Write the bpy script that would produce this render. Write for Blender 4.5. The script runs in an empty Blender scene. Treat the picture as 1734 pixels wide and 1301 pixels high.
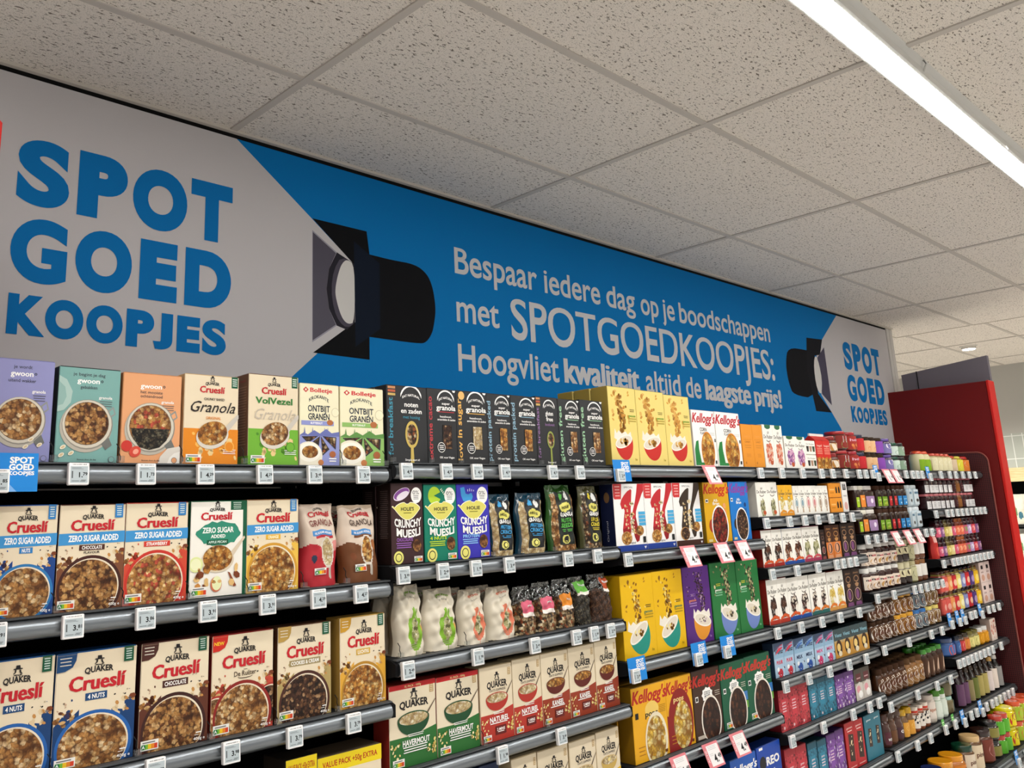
import bpy, bmesh, math, random
from math import sin, cos, pi, radians
from mathutils import Vector, Matrix
SC = bpy.context.scene
COL = SC.collection
random.seed(7)

# ------------------------------------------------------------------ camera
cd = bpy.data.cameras.new('camera'); cam = bpy.data.objects.new('camera', cd); COL.objects.link(cam)
cam.location = (-1.28245, -2.42948, 1.53415)
cam.rotation_euler = (1.79030453, 0.0395089, -0.76530225)
cd.sensor_width = 36.0; cd.sensor_fit = 'HORIZONTAL'
cd.lens = 1461.859 / 1734 * 36
cd.shift_x = 61.9865 / 1734; cd.shift_y = -104.293 / 1734
cd.clip_start = .05; cd.clip_end = 60
SC.camera = cam

# ------------------------------------------------------------------ light, exposure
wd = bpy.data.worlds.new('world'); SC.world = wd; wd.use_nodes = True
wb = wd.node_tree.nodes['Background']
wb.inputs[0].default_value = (1.0, .965, .925, 1); wb.inputs[1].default_value = .53
SC.view_settings.view_transform = 'Standard'; SC.view_settings.look = 'None'
SC.view_settings.gamma = 1; SC.view_settings.exposure = 0.0
try: SC.view_settings.use_curve_mapping = False
except Exception: pass
LED = 52.0          # radiance of the strip-light diffusers
CEIL = 2.80

# ------------------------------------------------------------------ materials
def lin(h):
    h = h.lstrip('#'); o = []
    for i in (0, 2, 4):
        c = int(h[i:i+2], 16) / 255
        o.append(c / 12.92 if c <= .04045 else ((c + .055) / 1.055) ** 2.4)
    return (*o, 1)
MATS = {}
def newmat(name):
    m = bpy.data.materials.new(name); m.use_nodes = True
    nt = m.node_tree; b = nt.nodes['Principled BSDF']
    return m, nt, b
def link(nt, a, b): nt.links.new(a, b)
def N(nt, t, **kw):
    n = nt.nodes.new(t)
    for k, v in kw.items(): setattr(n, k, v)
    return n
def ramp(nt, stops, interp='LINEAR'):
    r = N(nt, 'ShaderNodeValToRGB'); cr = r.color_ramp; cr.interpolation = interp
    while len(cr.elements) > 1: cr.elements.remove(cr.elements[-1])
    cr.elements[0].position = stops[0][0]; cr.elements[0].color = lin(stops[0][1])
    for p, c in stops[1:]:
        e = cr.elements.new(p); e.color = lin(c)
    return r
FOOD = {  # printed pictures of cereal: (scale, colours of the pieces, gap colour)
 'oatnut': (125, ['#9a6a38', '#d0a064', '#c08a4c', '#e2bc80', '#ac7840', '#ecd0a2'], '#4c2c14'),
 'choc':   (125, ['#6a4020', '#d0a062', '#b8864a', '#e2ba80', '#9a683a', '#cc9a5c'], '#3a1f0e'),
 'berry':  (125, ['#cc9a56', '#e6ba78', '#cc5a42', '#ba8044', '#eecc92', '#c6904a'], '#5e2e16'),
 'gold':   (125, ['#d99f4c', '#e8bd74', '#b57630', '#f0d08e', '#c98a3c'], '#5a3312'),
 'dark':   (130, ['#3a241a', '#8a6444', '#5e3e2a', '#b8946c', '#4a2e20'], '#120906'),
 'mues':   (120, ['#5a4630', '#c8b088', '#8a7048', '#e2d2ac', '#3c2a1a', '#a0562a'], '#1e160e'),
 'seed':   (230, ['#2e2a22', '#4a463a', '#1c1a16', '#6a6450'], '#0c0b09'),
 'lin':    (230, ['#5a3c28', '#43291a', '#6e4c34', '#38210f'], '#1c0f08'),
 'oat':    (150, ['#e4d6b2', '#d6c394', '#f0e8d0', '#c9b282'], '#a88f60'),
 'flake':  (75, ['#e29a32', '#f0b850', '#c97a1e', '#f6cc74'], '#6a3408'),
 'red':    (110, ['#a82a24', '#7a2018', '#c04a34', '#8a5a34', '#5a1c14'], '#2e0a06'),
 'pop':    (60, ['#e8c04a', '#f2dc8c', '#d09c2c', '#f7e8b0'], '#8a5a14'),
 'ball':   (70, ['#4a2818', '#2e180e', '#6a3e26', '#3c2014'], '#140a05'),
 'bits':   (105, ['#2a1610', '#4a2818', '#1c0e08', '#5e3822'], '#f4efe6'),
 'bitsmix':(105, ['#3a1a12', '#f0e6d4', '#5a2a1c', '#2a120c'], '#f4efe6'),
 'bitscor':(105, ['#e06a42', '#f0a080', '#c84a34', '#f6c8b0'], '#f4efe6'),
 'bitspur':(105, ['#9a4a9e', '#d48ab8', '#7a3a86', '#e8b8d4'], '#f4efe6'),
 'bitsgrn':(105, ['#8a8a5a', '#b0ac78', '#6c6a44', '#c8c498'], '#f4efe6'),
 'bitsyel':(105, ['#f0dc8c', '#e6c860', '#f6ecc0', '#dcb850'], '#f8f2e0'),
 'bitsbrn':(105, ['#7a4428', '#5a2e18', '#8e5634', '#43220f'], '#f4efe6'),
 'spk_red':(110, ['#c23a44', '#c23a44', '#4a1a1e', '#a82c38', '#d85a5e'], '#c23a44'),
 'spk_pur':(110, ['#7c4a9c', '#7c4a9c', '#3a2048', '#eadcf0', '#8e5cae'], '#7c4a9c'),
 'spk_blu':(110, ['#2f7c98', '#2f7c98', '#1a3c4c', '#3c90ae', '#23647c'], '#2f7c98'),
}
def foodmat(k):
    sc, cols, gap = FOOD[k]
    m, nt, b = newmat('print_' + k)
    tc = N(nt, 'ShaderNodeTexCoord')
    nz = N(nt, 'ShaderNodeTexNoise'); nz.inputs['Scale'].default_value = sc * 2.2; nz.inputs['Detail'].default_value = 3
    link(nt, tc.outputs['Object'], nz.inputs['Vector'])
    mx = N(nt, 'ShaderNodeMix', data_type='VECTOR'); mx.inputs[0].default_value = .0045
    ad = N(nt, 'ShaderNodeVectorMath', operation='MULTIPLY_ADD')
    link(nt, nz.outputs['Color'], ad.inputs[0]); ad.inputs[1].default_value = (.55 / sc,) * 3
    link(nt, tc.outputs['Object'], ad.inputs[2])
    v = N(nt, 'ShaderNodeTexVoronoi'); v.inputs['Scale'].default_value = sc; v.inputs['Randomness'].default_value = 1
    link(nt, ad.outputs[0], v.inputs['Vector'])
    sp = N(nt, 'ShaderNodeSeparateColor'); link(nt, v.outputs['Color'], sp.inputs[0])
    n = len(cols)
    r = ramp(nt, [(i / n, c) for i, c in enumerate(cols)], 'CONSTANT'); link(nt, sp.outputs[0], r.inputs[0])
    r2 = ramp(nt, [(0, '#000000'), (.5, '#000000'), (.82, '#ffffff')] if not k.startswith('bits') else [(0, '#000000'), (.66, '#000000'), (.9, '#ffffff')]); link(nt, v.outputs['Distance'], r2.inputs[0])
    mp = N(nt, 'ShaderNodeMath', operation='MULTIPLY'); link(nt, r2.outputs[0], mp.inputs[0]); mp.inputs[1].default_value = .95
    mc = N(nt, 'ShaderNodeMix', data_type='RGBA'); link(nt, mp.outputs[0], mc.inputs[0])
    # second tone on each piece
    r3 = ramp(nt, [(.35, '#8c8c8c'), (.6, '#ffffff')]); link(nt, nz.outputs['Fac'], r3.inputs[0])
    mm = N(nt, 'ShaderNodeMix', data_type='RGBA', blend_type='MULTIPLY'); mm.inputs[0].default_value = .55
    link(nt, r.outputs[0], mm.inputs[6]); link(nt, r3.outputs[0], mm.inputs[7])
    if not k.startswith(('bits', 'spk')):
        v2 = N(nt, 'ShaderNodeTexVoronoi'); v2.inputs['Scale'].default_value = sc * .42; link(nt, ad.outputs[0], v2.inputs['Vector'])
        r4 = ramp(nt, [(.34, '#ffffff'), (.62, '#c6b4a2'), (.85, '#765c48')]); link(nt, v2.outputs['Distance'], r4.inputs[0])
        m5 = N(nt, 'ShaderNodeMix', data_type='RGBA', blend_type='MULTIPLY'); m5.inputs[0].default_value = .9
        link(nt, mm.outputs[2], m5.inputs[6]); link(nt, r4.outputs[0], m5.inputs[7]); mm = m5
    link(nt, mm.outputs[2], mc.inputs[6]); mc.inputs[7].default_value = lin(gap)
    link(nt, mc.outputs[2], b.inputs['Base Color'])
    b.inputs['Roughness'].default_value = .5; b.inputs['Specular IOR Level'].default_value = .3
    return m
def M(k):
    if k in MATS: return MATS[k]
    if k in FOOD: m = foodmat(k)
    elif k.startswith('#'):
        m, nt, b = newmat('print_' + k[1:]); b.inputs['Base Color'].default_value = lin(k)
        b.inputs['Roughness'].default_value = .48; b.inputs['Specular IOR Level'].default_value = .3
    elif k[0] == '%':   # glossy plastic or glass-like colour
        m, nt, b = newmat('gloss_' + k[2:]); b.inputs['Base Color'].default_value = lin(k[1:])
        b.inputs['Roughness'].default_value = .18; b.inputs['Specular IOR Level'].default_value = .5
        b.inputs['Coat Weight'].default_value = .3
    elif k[0] == '~':   # painted or brushed metal
        m, nt, b = newmat('metal_' + k[2:]); b.inputs['Base Color'].default_value = lin(k[1:])
        b.inputs['Metallic'].default_value = .85; b.inputs['Roughness'].default_value = .33
    elif k[0] == '!':   # matt
        m, nt, b = newmat('matt_' + k[2:]); b.inputs['Base Color'].default_value = lin(k[1:])
        b.inputs['Roughness'].default_value = .8; b.inputs['Specular IOR Level'].default_value = .15
    elif k == 'film':
        m, nt, b = newmat('clear_film'); out = nt.nodes['Material Output']
        tr = N(nt, 'ShaderNodeBsdfTransparent'); tr.inputs[0].default_value = (.86, .87, .86, 1)
        gl = N(nt, 'ShaderNodeBsdfGlossy'); gl.inputs['Roughness'].default_value = .12
        tc = N(nt, 'ShaderNodeTexCoord'); nz = N(nt, 'ShaderNodeTexNoise'); nz.inputs['Scale'].default_value = 70
        link(nt, tc.outputs['Object'], nz.inputs[0]); bp = N(nt, 'ShaderNodeBump'); bp.inputs['Strength'].default_value = 1; bp.inputs['Distance'].default_value = .01
        link(nt, nz.outputs['Fac'], bp.inputs['Height']); link(nt, bp.outputs[0], gl.inputs['Normal'])
        mx = N(nt, 'ShaderNodeMixShader'); mx.inputs[0].default_value = .2
        link(nt, tr.outputs[0], mx.inputs[1]); link(nt, gl.outputs[0], mx.inputs[2]); link(nt, mx.outputs[0], out.inputs[0])
    elif k == 'clear':
        m, nt, b = newmat('clear_plastic'); out = nt.nodes['Material Output']
        tr = N(nt, 'ShaderNodeBsdfTransparent'); tr.inputs[0].default_value = (.93, .95, .95, 1)
        gl = N(nt, 'ShaderNodeBsdfGlossy'); gl.inputs['Roughness'].default_value = .08
        mx = N(nt, 'ShaderNodeMixShader'); mx.inputs[0].default_value = .14
        link(nt, tr.outputs[0], mx.inputs[1]); link(nt, gl.outputs[0], mx.inputs[2]); link(nt, mx.outputs[0], out.inputs[0])
    elif k == 'led':
        m, nt, b = newmat('led_diffuser'); b.inputs['Base Color'].default_value = (.9, .9, .9, 1)
        b.inputs['Emission Color'].default_value = (1, .985, .955, 1); b.inputs['Emission Strength'].default_value = LED
    elif k == 'spotled':
        m, nt, b = newmat('spot_lens'); b.inputs['Emission Color'].default_value = (1, .96, .9, 1); b.inputs['Emission Strength'].default_value = 30
    elif k == 'perf':
        m, nt, b = newmat('perforated_maroon'); tc = N(nt, 'ShaderNodeTexCoord')
        v = N(nt, 'ShaderNodeTexVoronoi'); v.inputs['Scale'].default_value = 85; v.inputs['Randomness'].default_value = .0
        link(nt, tc.outputs['Object'], v.inputs['Vector'])
        r = ramp(nt, [(.3, '#1c0606'), (.42, '#54161a')]); link(nt, v.outputs['Distance'], r.inputs[0])  # dark dots for the holes; the maroon is darkened for shadow on the plate
        link(nt, r.outputs[0], b.inputs['Base Color']); b.inputs['Roughness'].default_value = .5
    elif k == 'tile':
        m, nt, b = newmat('mineral_ceiling_tile'); tc = N(nt, 'ShaderNodeTexCoord')
        mp = N(nt, 'ShaderNodeMapping'); mp.inputs['Scale'].default_value = (.42, 1, 1); mp.inputs['Rotation'].default_value = (0, 0, .12)
        link(nt, tc.outputs['Object'], mp.inputs[0])
        n1 = N(nt, 'ShaderNodeTexNoise'); n1.inputs['Scale'].default_value = 165; n1.inputs['Detail'].default_value = 2.5; n1.inputs['Distortion'].default_value = .8
        link(nt, mp.outputs[0], n1.inputs['Vector'])
        r1 = ramp(nt, [(.6, '#ffffff'), (.65, '#000000')]); link(nt, n1.outputs['Fac'], r1.inputs[0])
        v = N(nt, 'ShaderNodeTexVoronoi'); v.inputs['Scale'].default_value = 210; link(nt, tc.outputs['Object'], v.inputs['Vector'])
        r2 = ramp(nt, [(.16, '#000000'), (.26, '#ffffff')]); link(nt, v.outputs['Distance'], r2.inputs[0])
        n2 = N(nt, 'ShaderNodeTexNoise'); n2.inputs['Scale'].default_value = 320; link(nt, tc.outputs['Object'], n2.inputs['Vector'])
        r3 = ramp(nt, [(.3, '#dbd4ca'), (.7, '#f1ebe2')]); link(nt, n2.outputs['Fac'], r3.inputs[0])
        m1 = N(nt, 'ShaderNodeMix', data_type='RGBA'); link(nt, r1.outputs[0], m1.inputs[0]); m1.inputs[6].default_value = lin('#777066'); link(nt, r3.outputs[0], m1.inputs[7])
        m2 = N(nt, 'ShaderNodeMix', data_type='RGBA'); link(nt, r2.outputs[0], m2.inputs[0]); m2.inputs[6].default_value = lin('#aaa298'); link(nt, m1.outputs[2], m2.inputs[7])
        link(nt, m2.outputs[2], b.inputs['Base Color'])
        bp = N(nt, 'ShaderNodeBump'); bp.inputs['Strength'].default_value = .35; bp.inputs['Distance'].default_value = .002
        link(nt, r1.outputs[0], bp.inputs['Height']); link(nt, bp.outputs[0], b.inputs['Normal'])
        b.inputs['Roughness'].default_value = .9; b.inputs['Specular IOR Level'].default_value = .1
    elif k == 'floor':
        m, nt, b = newmat('floor_tiles'); tc = N(nt, 'ShaderNodeTexCoord')
        br = N(nt, 'ShaderNodeTexBrick'); br.offset = 0; br.inputs['Scale'].default_value = 1; br.inputs['Brick Width'].default_value = .6; br.inputs['Row Height'].default_value = .6
        br.inputs['Mortar Size'].default_value = .004; br.inputs['Color1'].default_value = lin('#e3e0dc'); br.inputs['Color2'].default_value = lin('#dfdcd7'); br.inputs['Mortar'].default_value = lin('#8a8378')
        link(nt, tc.outputs['Object'], br.inputs['Vector']); link(nt, br.outputs['Color'], b.inputs['Base Color']); b.inputs['Roughness'].default_value = .35
    elif k == 'wtile':
        m, nt, b = newmat('white_wall_tiles'); tc = N(nt, 'ShaderNodeTexCoord'); mp = N(nt, 'ShaderNodeMapping')
        mp.inputs['Rotation'].default_value = (radians(-90), 0, radians(-90)); link(nt, tc.outputs['Object'], mp.inputs[0])
        br = N(nt, 'ShaderNodeTexBrick'); br.offset = 0; br.inputs['Scale'].default_value = 1; br.inputs['Brick Width'].default_value = .095; br.inputs['Row Height'].default_value = .235
        br.inputs['Mortar Size'].default_value = .004; br.inputs['Color1'].default_value = lin('#b9beb6'); br.inputs['Color2'].default_value = lin('#b4bab2'); br.inputs['Mortar'].default_value = lin('#e6e9e4')
        sx = N(nt, 'ShaderNodeSeparateXYZ'); cx = N(nt, 'ShaderNodeCombineXYZ'); link(nt, tc.outputs['Object'], sx.inputs[0])
        link(nt, sx.outputs[1], cx.inputs[0]); link(nt, sx.outputs[2], cx.inputs[1]); link(nt, cx.outputs[0], br.inputs['Vector'])
        link(nt, br.outputs['Color'], b.inputs['Base Color']); b.inputs['Roughness'].default_value = .25
    elif k == 'wood':
        m, nt, b = newmat('pale_wood'); tc = N(nt, 'ShaderNodeTexCoord'); mp = N(nt, 'ShaderNodeMapping'); mp.inputs['Scale'].default_value = (30, 3, 30)
        link(nt, tc.outputs['Object'], mp.inputs[0]); nz = N(nt, 'ShaderNodeTexNoise'); nz.inputs['Scale'].default_value = 3; link(nt, mp.outputs[0], nz.inputs['Vector'])
        r = ramp(nt, [(.3, '#d3b885'), (.7, '#e6d0a2')]); link(nt, nz.outputs['Fac'], r.inputs[0]); link(nt, r.outputs[0], b.inputs['Base Color'])
    else: raise KeyError(k)
    MATS[k] = m
    return m

# ------------------------------------------------------------------ mesh accumulator
class MB:
    def __init__(s): s.v = []; s.f = []; s.m = []; s.sm = []; s.keys = []
    def mi(s, k):
        if k not in s.keys: s.keys.append(k)
        return s.keys.index(k)
    def add(s, vs, fs, k, smooth=False):
        o = len(s.v); s.v.extend(vs); i = s.mi(k) if isinstance(k, str) else None
        for n, f in enumerate(fs):
            s.f.append([a + o for a in f]); s.m.append(i if i is not None else s.mi(k[n])); s.sm.append(smooth)
    def box(s, x0, x1, y0, y1, z0, z1, k, bev=0, sides=None):
        """k for every face, or sides={'f','b','l','r','t','d'} overrides"""
        d = dict.fromkeys('fblrtd', k); d.update(sides or {})
        e = min(bev, (x1 - x0) / 3, (y1 - y0) / 3, (z1 - z0) / 3)
        if e <= 0:
            vs = [(x, y, z) for x in (x0, x1) for y in (y0, y1) for z in (z0, z1)]
            s.add(vs, [(0, 4, 5, 1), (2, 3, 7, 6), (0, 1, 3, 2), (4, 6, 7, 5), (1, 5, 7, 3), (0, 2, 6, 4)], [d[c] for c in 'fblrtd']); return
        X = (x0, x1); Y = (y0, y1); Z = (z0, z1); vs = []; ix = {}
        for a in (0, 1):
            for b in (0, 1):
                for c in (0, 1):
                    sx, sy, sz = (e if a == 0 else -e), (e if b == 0 else -e), (e if c == 0 else -e)
                    for ax, p in (('x', (X[a], Y[b] + sy, Z[c] + sz)), ('y', (X[a] + sx, Y[b], Z[c] + sz)), ('z', (X[a] + sx, Y[b] + sy, Z[c]))):
                        ix[a, b, c, ax] = len(vs); vs.append(p)
        fs = []; ks = []
        def q(l, kk): fs.append([ix[i] for i in l]); ks.append(kk)
        q([(0, 0, 0, 'y'), (1, 0, 0, 'y'), (1, 0, 1, 'y'), (0, 0, 1, 'y')], d['f']); q([(0, 1, 0, 'y'), (0, 1, 1, 'y'), (1, 1, 1, 'y'), (1, 1, 0, 'y')], d['b'])
        q([(0, 0, 0, 'x'), (0, 0, 1, 'x'), (0, 1, 1, 'x'), (0, 1, 0, 'x')], d['l']); q([(1, 0, 0, 'x'), (1, 1, 0, 'x'), (1, 1, 1, 'x'), (1, 0, 1, 'x')], d['r'])
        q([(0, 0, 1, 'z'), (1, 0, 1, 'z'), (1, 1, 1, 'z'), (0, 1, 1, 'z')], d['t']); q([(0, 0, 0, 'z'), (0, 1, 0, 'z'), (1, 1, 0, 'z'), (1, 0, 0, 'z')], d['d'])
        for a in (0, 1):
            for b in (0, 1):
                q([(a, b, 0, 'x'), (a, b, 1, 'x'), (a, b, 1, 'y'), (a, b, 0, 'y')], d['f' if b == 0 else 'b'])
                q([(a, 0, b, 'x'), (a, 1, b, 'x'), (a, 1, b, 'z'), (a, 0, b, 'z')], d['l' if a == 0 else 'r'])
                q([(0, a, b, 'y'), (1, a, b, 'y'), (1, a, b, 'z'), (0, a, b, 'z')], d['t' if b else 'd'])
                for c in (0, 1): q([(a, b, c, 'x'), (a, b, c, 'y'), (a, b, c, 'z')], d['f' if b == 0 else 'b'])
        s.add(vs, fs, ks)
    def lathe(s, prof, k, seg=20, sx=1, sy=1, pw=None):
        """prof [(r,z)...]; k one key or one per segment; pw>2 gives rounded-square sections"""
        vs = []
        for r, z in prof:
            for i in range(seg):
                a = 2 * pi * (i + .5) / seg; c, d = cos(a), sin(a)
                q = 1 if not pw else (abs(c) ** pw + abs(d) ** pw) ** (-1 / pw)
                vs.append((r * c * q * sx, r * d * q * sy, z))
        fs = []; ks = []
        for j in range(len(prof) - 1):
            for i in range(seg):
                fs.append((j * seg + i, j * seg + (i + 1) % seg, (j + 1) * seg + (i + 1) % seg, (j + 1) * seg + i))
                ks.append(k if isinstance(k, str) else k[j])
        fs.append(list(range(seg))[::-1]); ks.append(ks[0]); fs.append([(len(prof) - 1) * seg + i for i in range(seg)]); ks.append(ks[-2])
        s.add(vs, fs, ks, True)
    def prism(s, pts, a0, a1, k, axis='x'):
        n = len(pts)
        f = {'x': lambda a, p: (a, p[0], p[1]), 'y': lambda a, p: (p[0], a, p[1]), 'z': lambda a, p: (p[0], p[1], a)}[axis]
        vs = [f(a0, p) for p in pts] + [f(a1, p) for p in pts]
        s.add(vs, [list(range(n))[::-1], list(range(n, 2 * n))] + [(i, (i + 1) % n, (i + 1) % n + n, i + n) for i in range(n)], k)
    def tube(s, pts, r, k, seg=6):
        pts = [Vector(p) for p in pts]; vs = []
        for i, p in enumerate(pts):
            t = (pts[min(i + 1, len(pts) - 1)] - pts[max(i - 1, 0)]).normalized()
            u = t.cross(Vector((0, 0, 1))); u = u.normalized() if u.length > 1e-3 else Vector((1, 0, 0)); w = t.cross(u)
            for j in range(seg): vs.append(tuple(p + (u * cos(2 * pi * j / seg) + w * sin(2 * pi * j / seg)) * r))
        n = len(pts)
        s.add(vs, [(i * seg + j, i * seg + (j + 1) % seg, (i + 1) * seg + (j + 1) % seg, (i + 1) * seg + j) for i in range(n - 1) for j in range(seg)] + [list(range(seg)), [(n - 1) * seg + j for j in range(seg)]], k, True)
    def mesh(s, name):
        me = bpy.data.meshes.new(name); me.from_pydata(s.v, [], s.f)
        for k in s.keys: me.materials.append(M(k))
        me.polygons.foreach_set('material_index', s.m); me.polygons.foreach_set('use_smooth', s.sm)
        if any(s.sm):
            try: me.set_sharp_from_angle(angle=radians(42))
            except Exception: pass
        me.update(); return me
    def build(s, name, parent=None, loc=None):
        o = bpy.data.objects.new(name, s.mesh(name)); COL.objects.link(o)
        if parent is not None: o.parent = parent
        if loc is not None: o.location = loc
        return o

# ------------------------------------------------------------------ lettering
GLY = {}
def glyphs(t, off, res=2):
    key = (t, off, res)
    if key in GLY: return GLY[key]
    c = bpy.data.curves.new('lettering', 'FONT'); c.body = t; c.size = 1; c.offset = off; c.resolution_u = res; c.fill_mode = 'FRONT'
    o = bpy.data.objects.new('lettering', c); COL.objects.link(o)
    bpy.context.view_layer.update()
    me = bpy.data.meshes.new_from_object(o.evaluated_get(bpy.context.evaluated_depsgraph_get()))
    vs = [(v.co.x, v.co.y) for v in me.vertices]; fs = [list(p.vertices) for p in me.polygons]
    bpy.data.objects.remove(o); bpy.data.curves.remove(c); bpy.data.meshes.remove(me)
    x0 = min((v[0] for v in vs), default=0); x1 = max((v[0] for v in vs), default=1)
    GLY[key] = (vs, fs, x0, max(x1 - x0, 1e-4)); return GLY[key]
CAPH = .69
class F:
    """a printed face: u to the right, v up, both 0..1; fn(x,z,lift) gives the 3D point"""
    def __init__(s, mb, w, h, yf=0, fn=None, x0=0, z0=0):
        s.mb, s.w, s.h, s.n = mb, w, h, 0
        s.fn = fn or (lambda x, z, l: (x + x0, yf - l, z + z0))
    def put(s, pts, k, faces=None):
        s.n += 1; l = .00007 * s.n
        s.mb.add([s.fn(x, z, l) for x, z in pts], faces or [list(range(len(pts)))], k)
    def p(s, uv, k, clip=True):
        c = (lambda a: min(1, max(0, a))) if clip else (lambda a: a)
        s.put([((c(u) - .5) * s.w, c(v) * s.h) for u, v in uv], k)
    def r(s, u0, v0, u1, v1, k): s.p([(u0, v0), (u1, v0), (u1, v1), (u0, v1)], k)
    def e(s, u, v, ru, k, rv=None, n=28, rot=0, a0=0, a1=360):
        """ellipse, radii as fractions of the width"""
        R = ru * s.w; Q = (rv if rv else ru) * s.w; q = []
        full = a1 - a0 >= 360
        for i in range(n if full else n + 1):
            a = radians(a0 + (a1 - a0) * i / n); x, z = R * cos(a), Q * sin(a)
            x, z = x * cos(rot) - z * sin(rot), x * sin(rot) + z * cos(rot)
            q.append((u + x / s.w, v + z / s.h))
        s.p(q, k)
    def t(s, t, u, v, wu, cv, k, off=.02, sh=0, rot=0, arc=0, al='c', res=2):
        """text centred on u, baseline v, wu wide (None: natural), capitals cv high"""
        low = any(ch.islower() for ch in t) and off > .016
        dx = (off - .014) * .75 if low else 0
        vs, fs, x0, bw = glyphs(t, .014 if low else min(off, .04), res)
        if not vs: return
        sy = cv * s.h / CAPH
        if rot: sy = cv * s.w / CAPH
        sx = sy if wu is None else wu * (s.h if rot else s.w) / bw
        W = bw * sx; xs = -W / 2 if al == 'c' else 0
        q = []
        for x, y in vs:
            X = (x - x0) * sx + xs + sh * y * sy; Y = y * sy
            if arc: Y += arc * s.h * (1 - (2 * X / W) ** 2)
            if rot: X, Y = -Y, X
            q.append(((u - .5) * s.w + X, v * s.h + Y))
        if low:
            e = dx * sx
            for g in (-1, 1): s.put([(x + (0 if rot else e * g), z + (e * g if rot else 0)) for x, z in q], k, fs)
        s.put(q, k, fs)
    def bits(s, n, fn, size, cols, seed=1):
        """n small flakes; fn(rnd) -> (u,v)"""
        rd = random.Random(seed); vs = []; fs = []; ks = []
        for _ in range(n):
            u, v = fn(rd); a = rd.random() * 6.3; R = size * s.w * rd.uniform(.6, 1.3); el = rd.uniform(.45, 1); b = len(vs)
            for j in range(6):
                x, z = R * cos(j * pi / 3), R * el * sin(j * pi / 3)
                vs.append(((u - .5) * s.w + x * cos(a) - z * sin(a), v * s.h + x * sin(a) + z * cos(a)))
            fs.append(list(range(b, b + 6))); ks.append(rd.choice(cols))
        s.n += 1; l = .00007 * s.n
        s.mb.add([s.fn(x, z, l) for x, z in vs], fs, ks)
    def lines(s, u0, u1, v, n, dv, k, hv=.006, seed=3):
        rd = random.Random(seed)
        for i in range(n):
            q = (u1 - u0) * rd.uniform(0, .25) / 2; s.r(u0 + q, v - i * dv, u1 - q, v - i * dv + hv, k)
    def nutri(s, u, v, w):
        h = w * s.w / s.h * .5
        s.r(u, v, u + w, v + h, '#f2f0ea'); c = ['#1d7a44', '#7ab83c', '#f2c428', '#ea8a28', '#d8452a']
        for i in range(5): s.r(u + w * (.06 + .176 * i), v + h * .12, u + w * (.06 + .176 * (i + 1)), v + h * .62, c[i])
        s.e(u + w * .15, v + h * .37, w * .13, '#1d7a44'); s.t('A', u + w * .15, v + h * .22, None, h * .32, '#ffffff')
        s.r(u + w * .1, v + h * .74, u + w * .8, v + h * .86, '#777777')
# ------------------------------------------------------------------ printed cartons
KIND = {}
def carton(front, side, draw, d=.062, top=None, sidedraw=None, back=None):
    def make(w, h):
        mb = MB(); tp = top or side
        mb.box(-w/2, w/2, -d/2, d/2, 0, h, side, .0016, {'f': front, 't': tp, 'b': back or side})
        mb.box(-w/2 + .002, w/2 - .002, -d/2 + .002, d * .12, h, h + .0006, tp)        # closing flap of the lid
        f = F(mb, w, h, -d/2); draw(f)
        if sidedraw:
            g = F(mb, d, h, 0, lambda x, z, l: (-w/2 - l, -x, z)); sidedraw(g)
        return [(None, mb)]
    return make
def K(key, name, cat, desc, group, make, d=.062, depth=0): KIND[key] = (name, cat, desc, group, make, d, depth)

def hat(f, u, v, s, k='#1d1a1c'):
    a = f.w / f.h
    P = lambda l: f.p([(u + x * s, v + y * s * a) for x, y in l], k)
    P([(-.5, 0), (.5, 0), (.44, .12), (-.44, .12)]); P([(-.24, .1), (.24, .1), (.2, .44), (-.2, .44)])
    P([(-.34, -.02), (-.16, -.02), (-.2, -.3), (-.42, -.5), (-.5, -.42), (-.34, -.28)]); P([(.14, -.04), (.3, -.04), (.34, -.28), (.5, -.5), (.3, -.5), (.18, -.3)])
    P([(-.5, -.62), (.5, -.62), (.3, -.5), (.06, -.66), (-.3, -.5)])
CREAM = '#e9dabd'; RED = '#c3202b'; INK = '#1d1a1c'; WHT = '#faf8f4'
def qhead(f, vq, hq, wq=.36, u=.5, hr=.34):
    f.t('QUAKER', u, vq, wq, hq, INK, .034, arc=.01); s = wq * hr; hat(f, u, vq + hq + .014 + .66 * s * f.w / f.h, s)
def bowl(f, u, v, r, ring, food, milk='#e8dcc4'):
    f.e(u, v, r, ring, n=48); f.e(u, v, r * .905, milk, n=48); f.e(u - .014, v - .009, r * .895, food, n=48)
def zone(*a):
    return lambda rd: (rd.uniform(a[0], a[2]), rd.uniform(a[1], a[3]))
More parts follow.
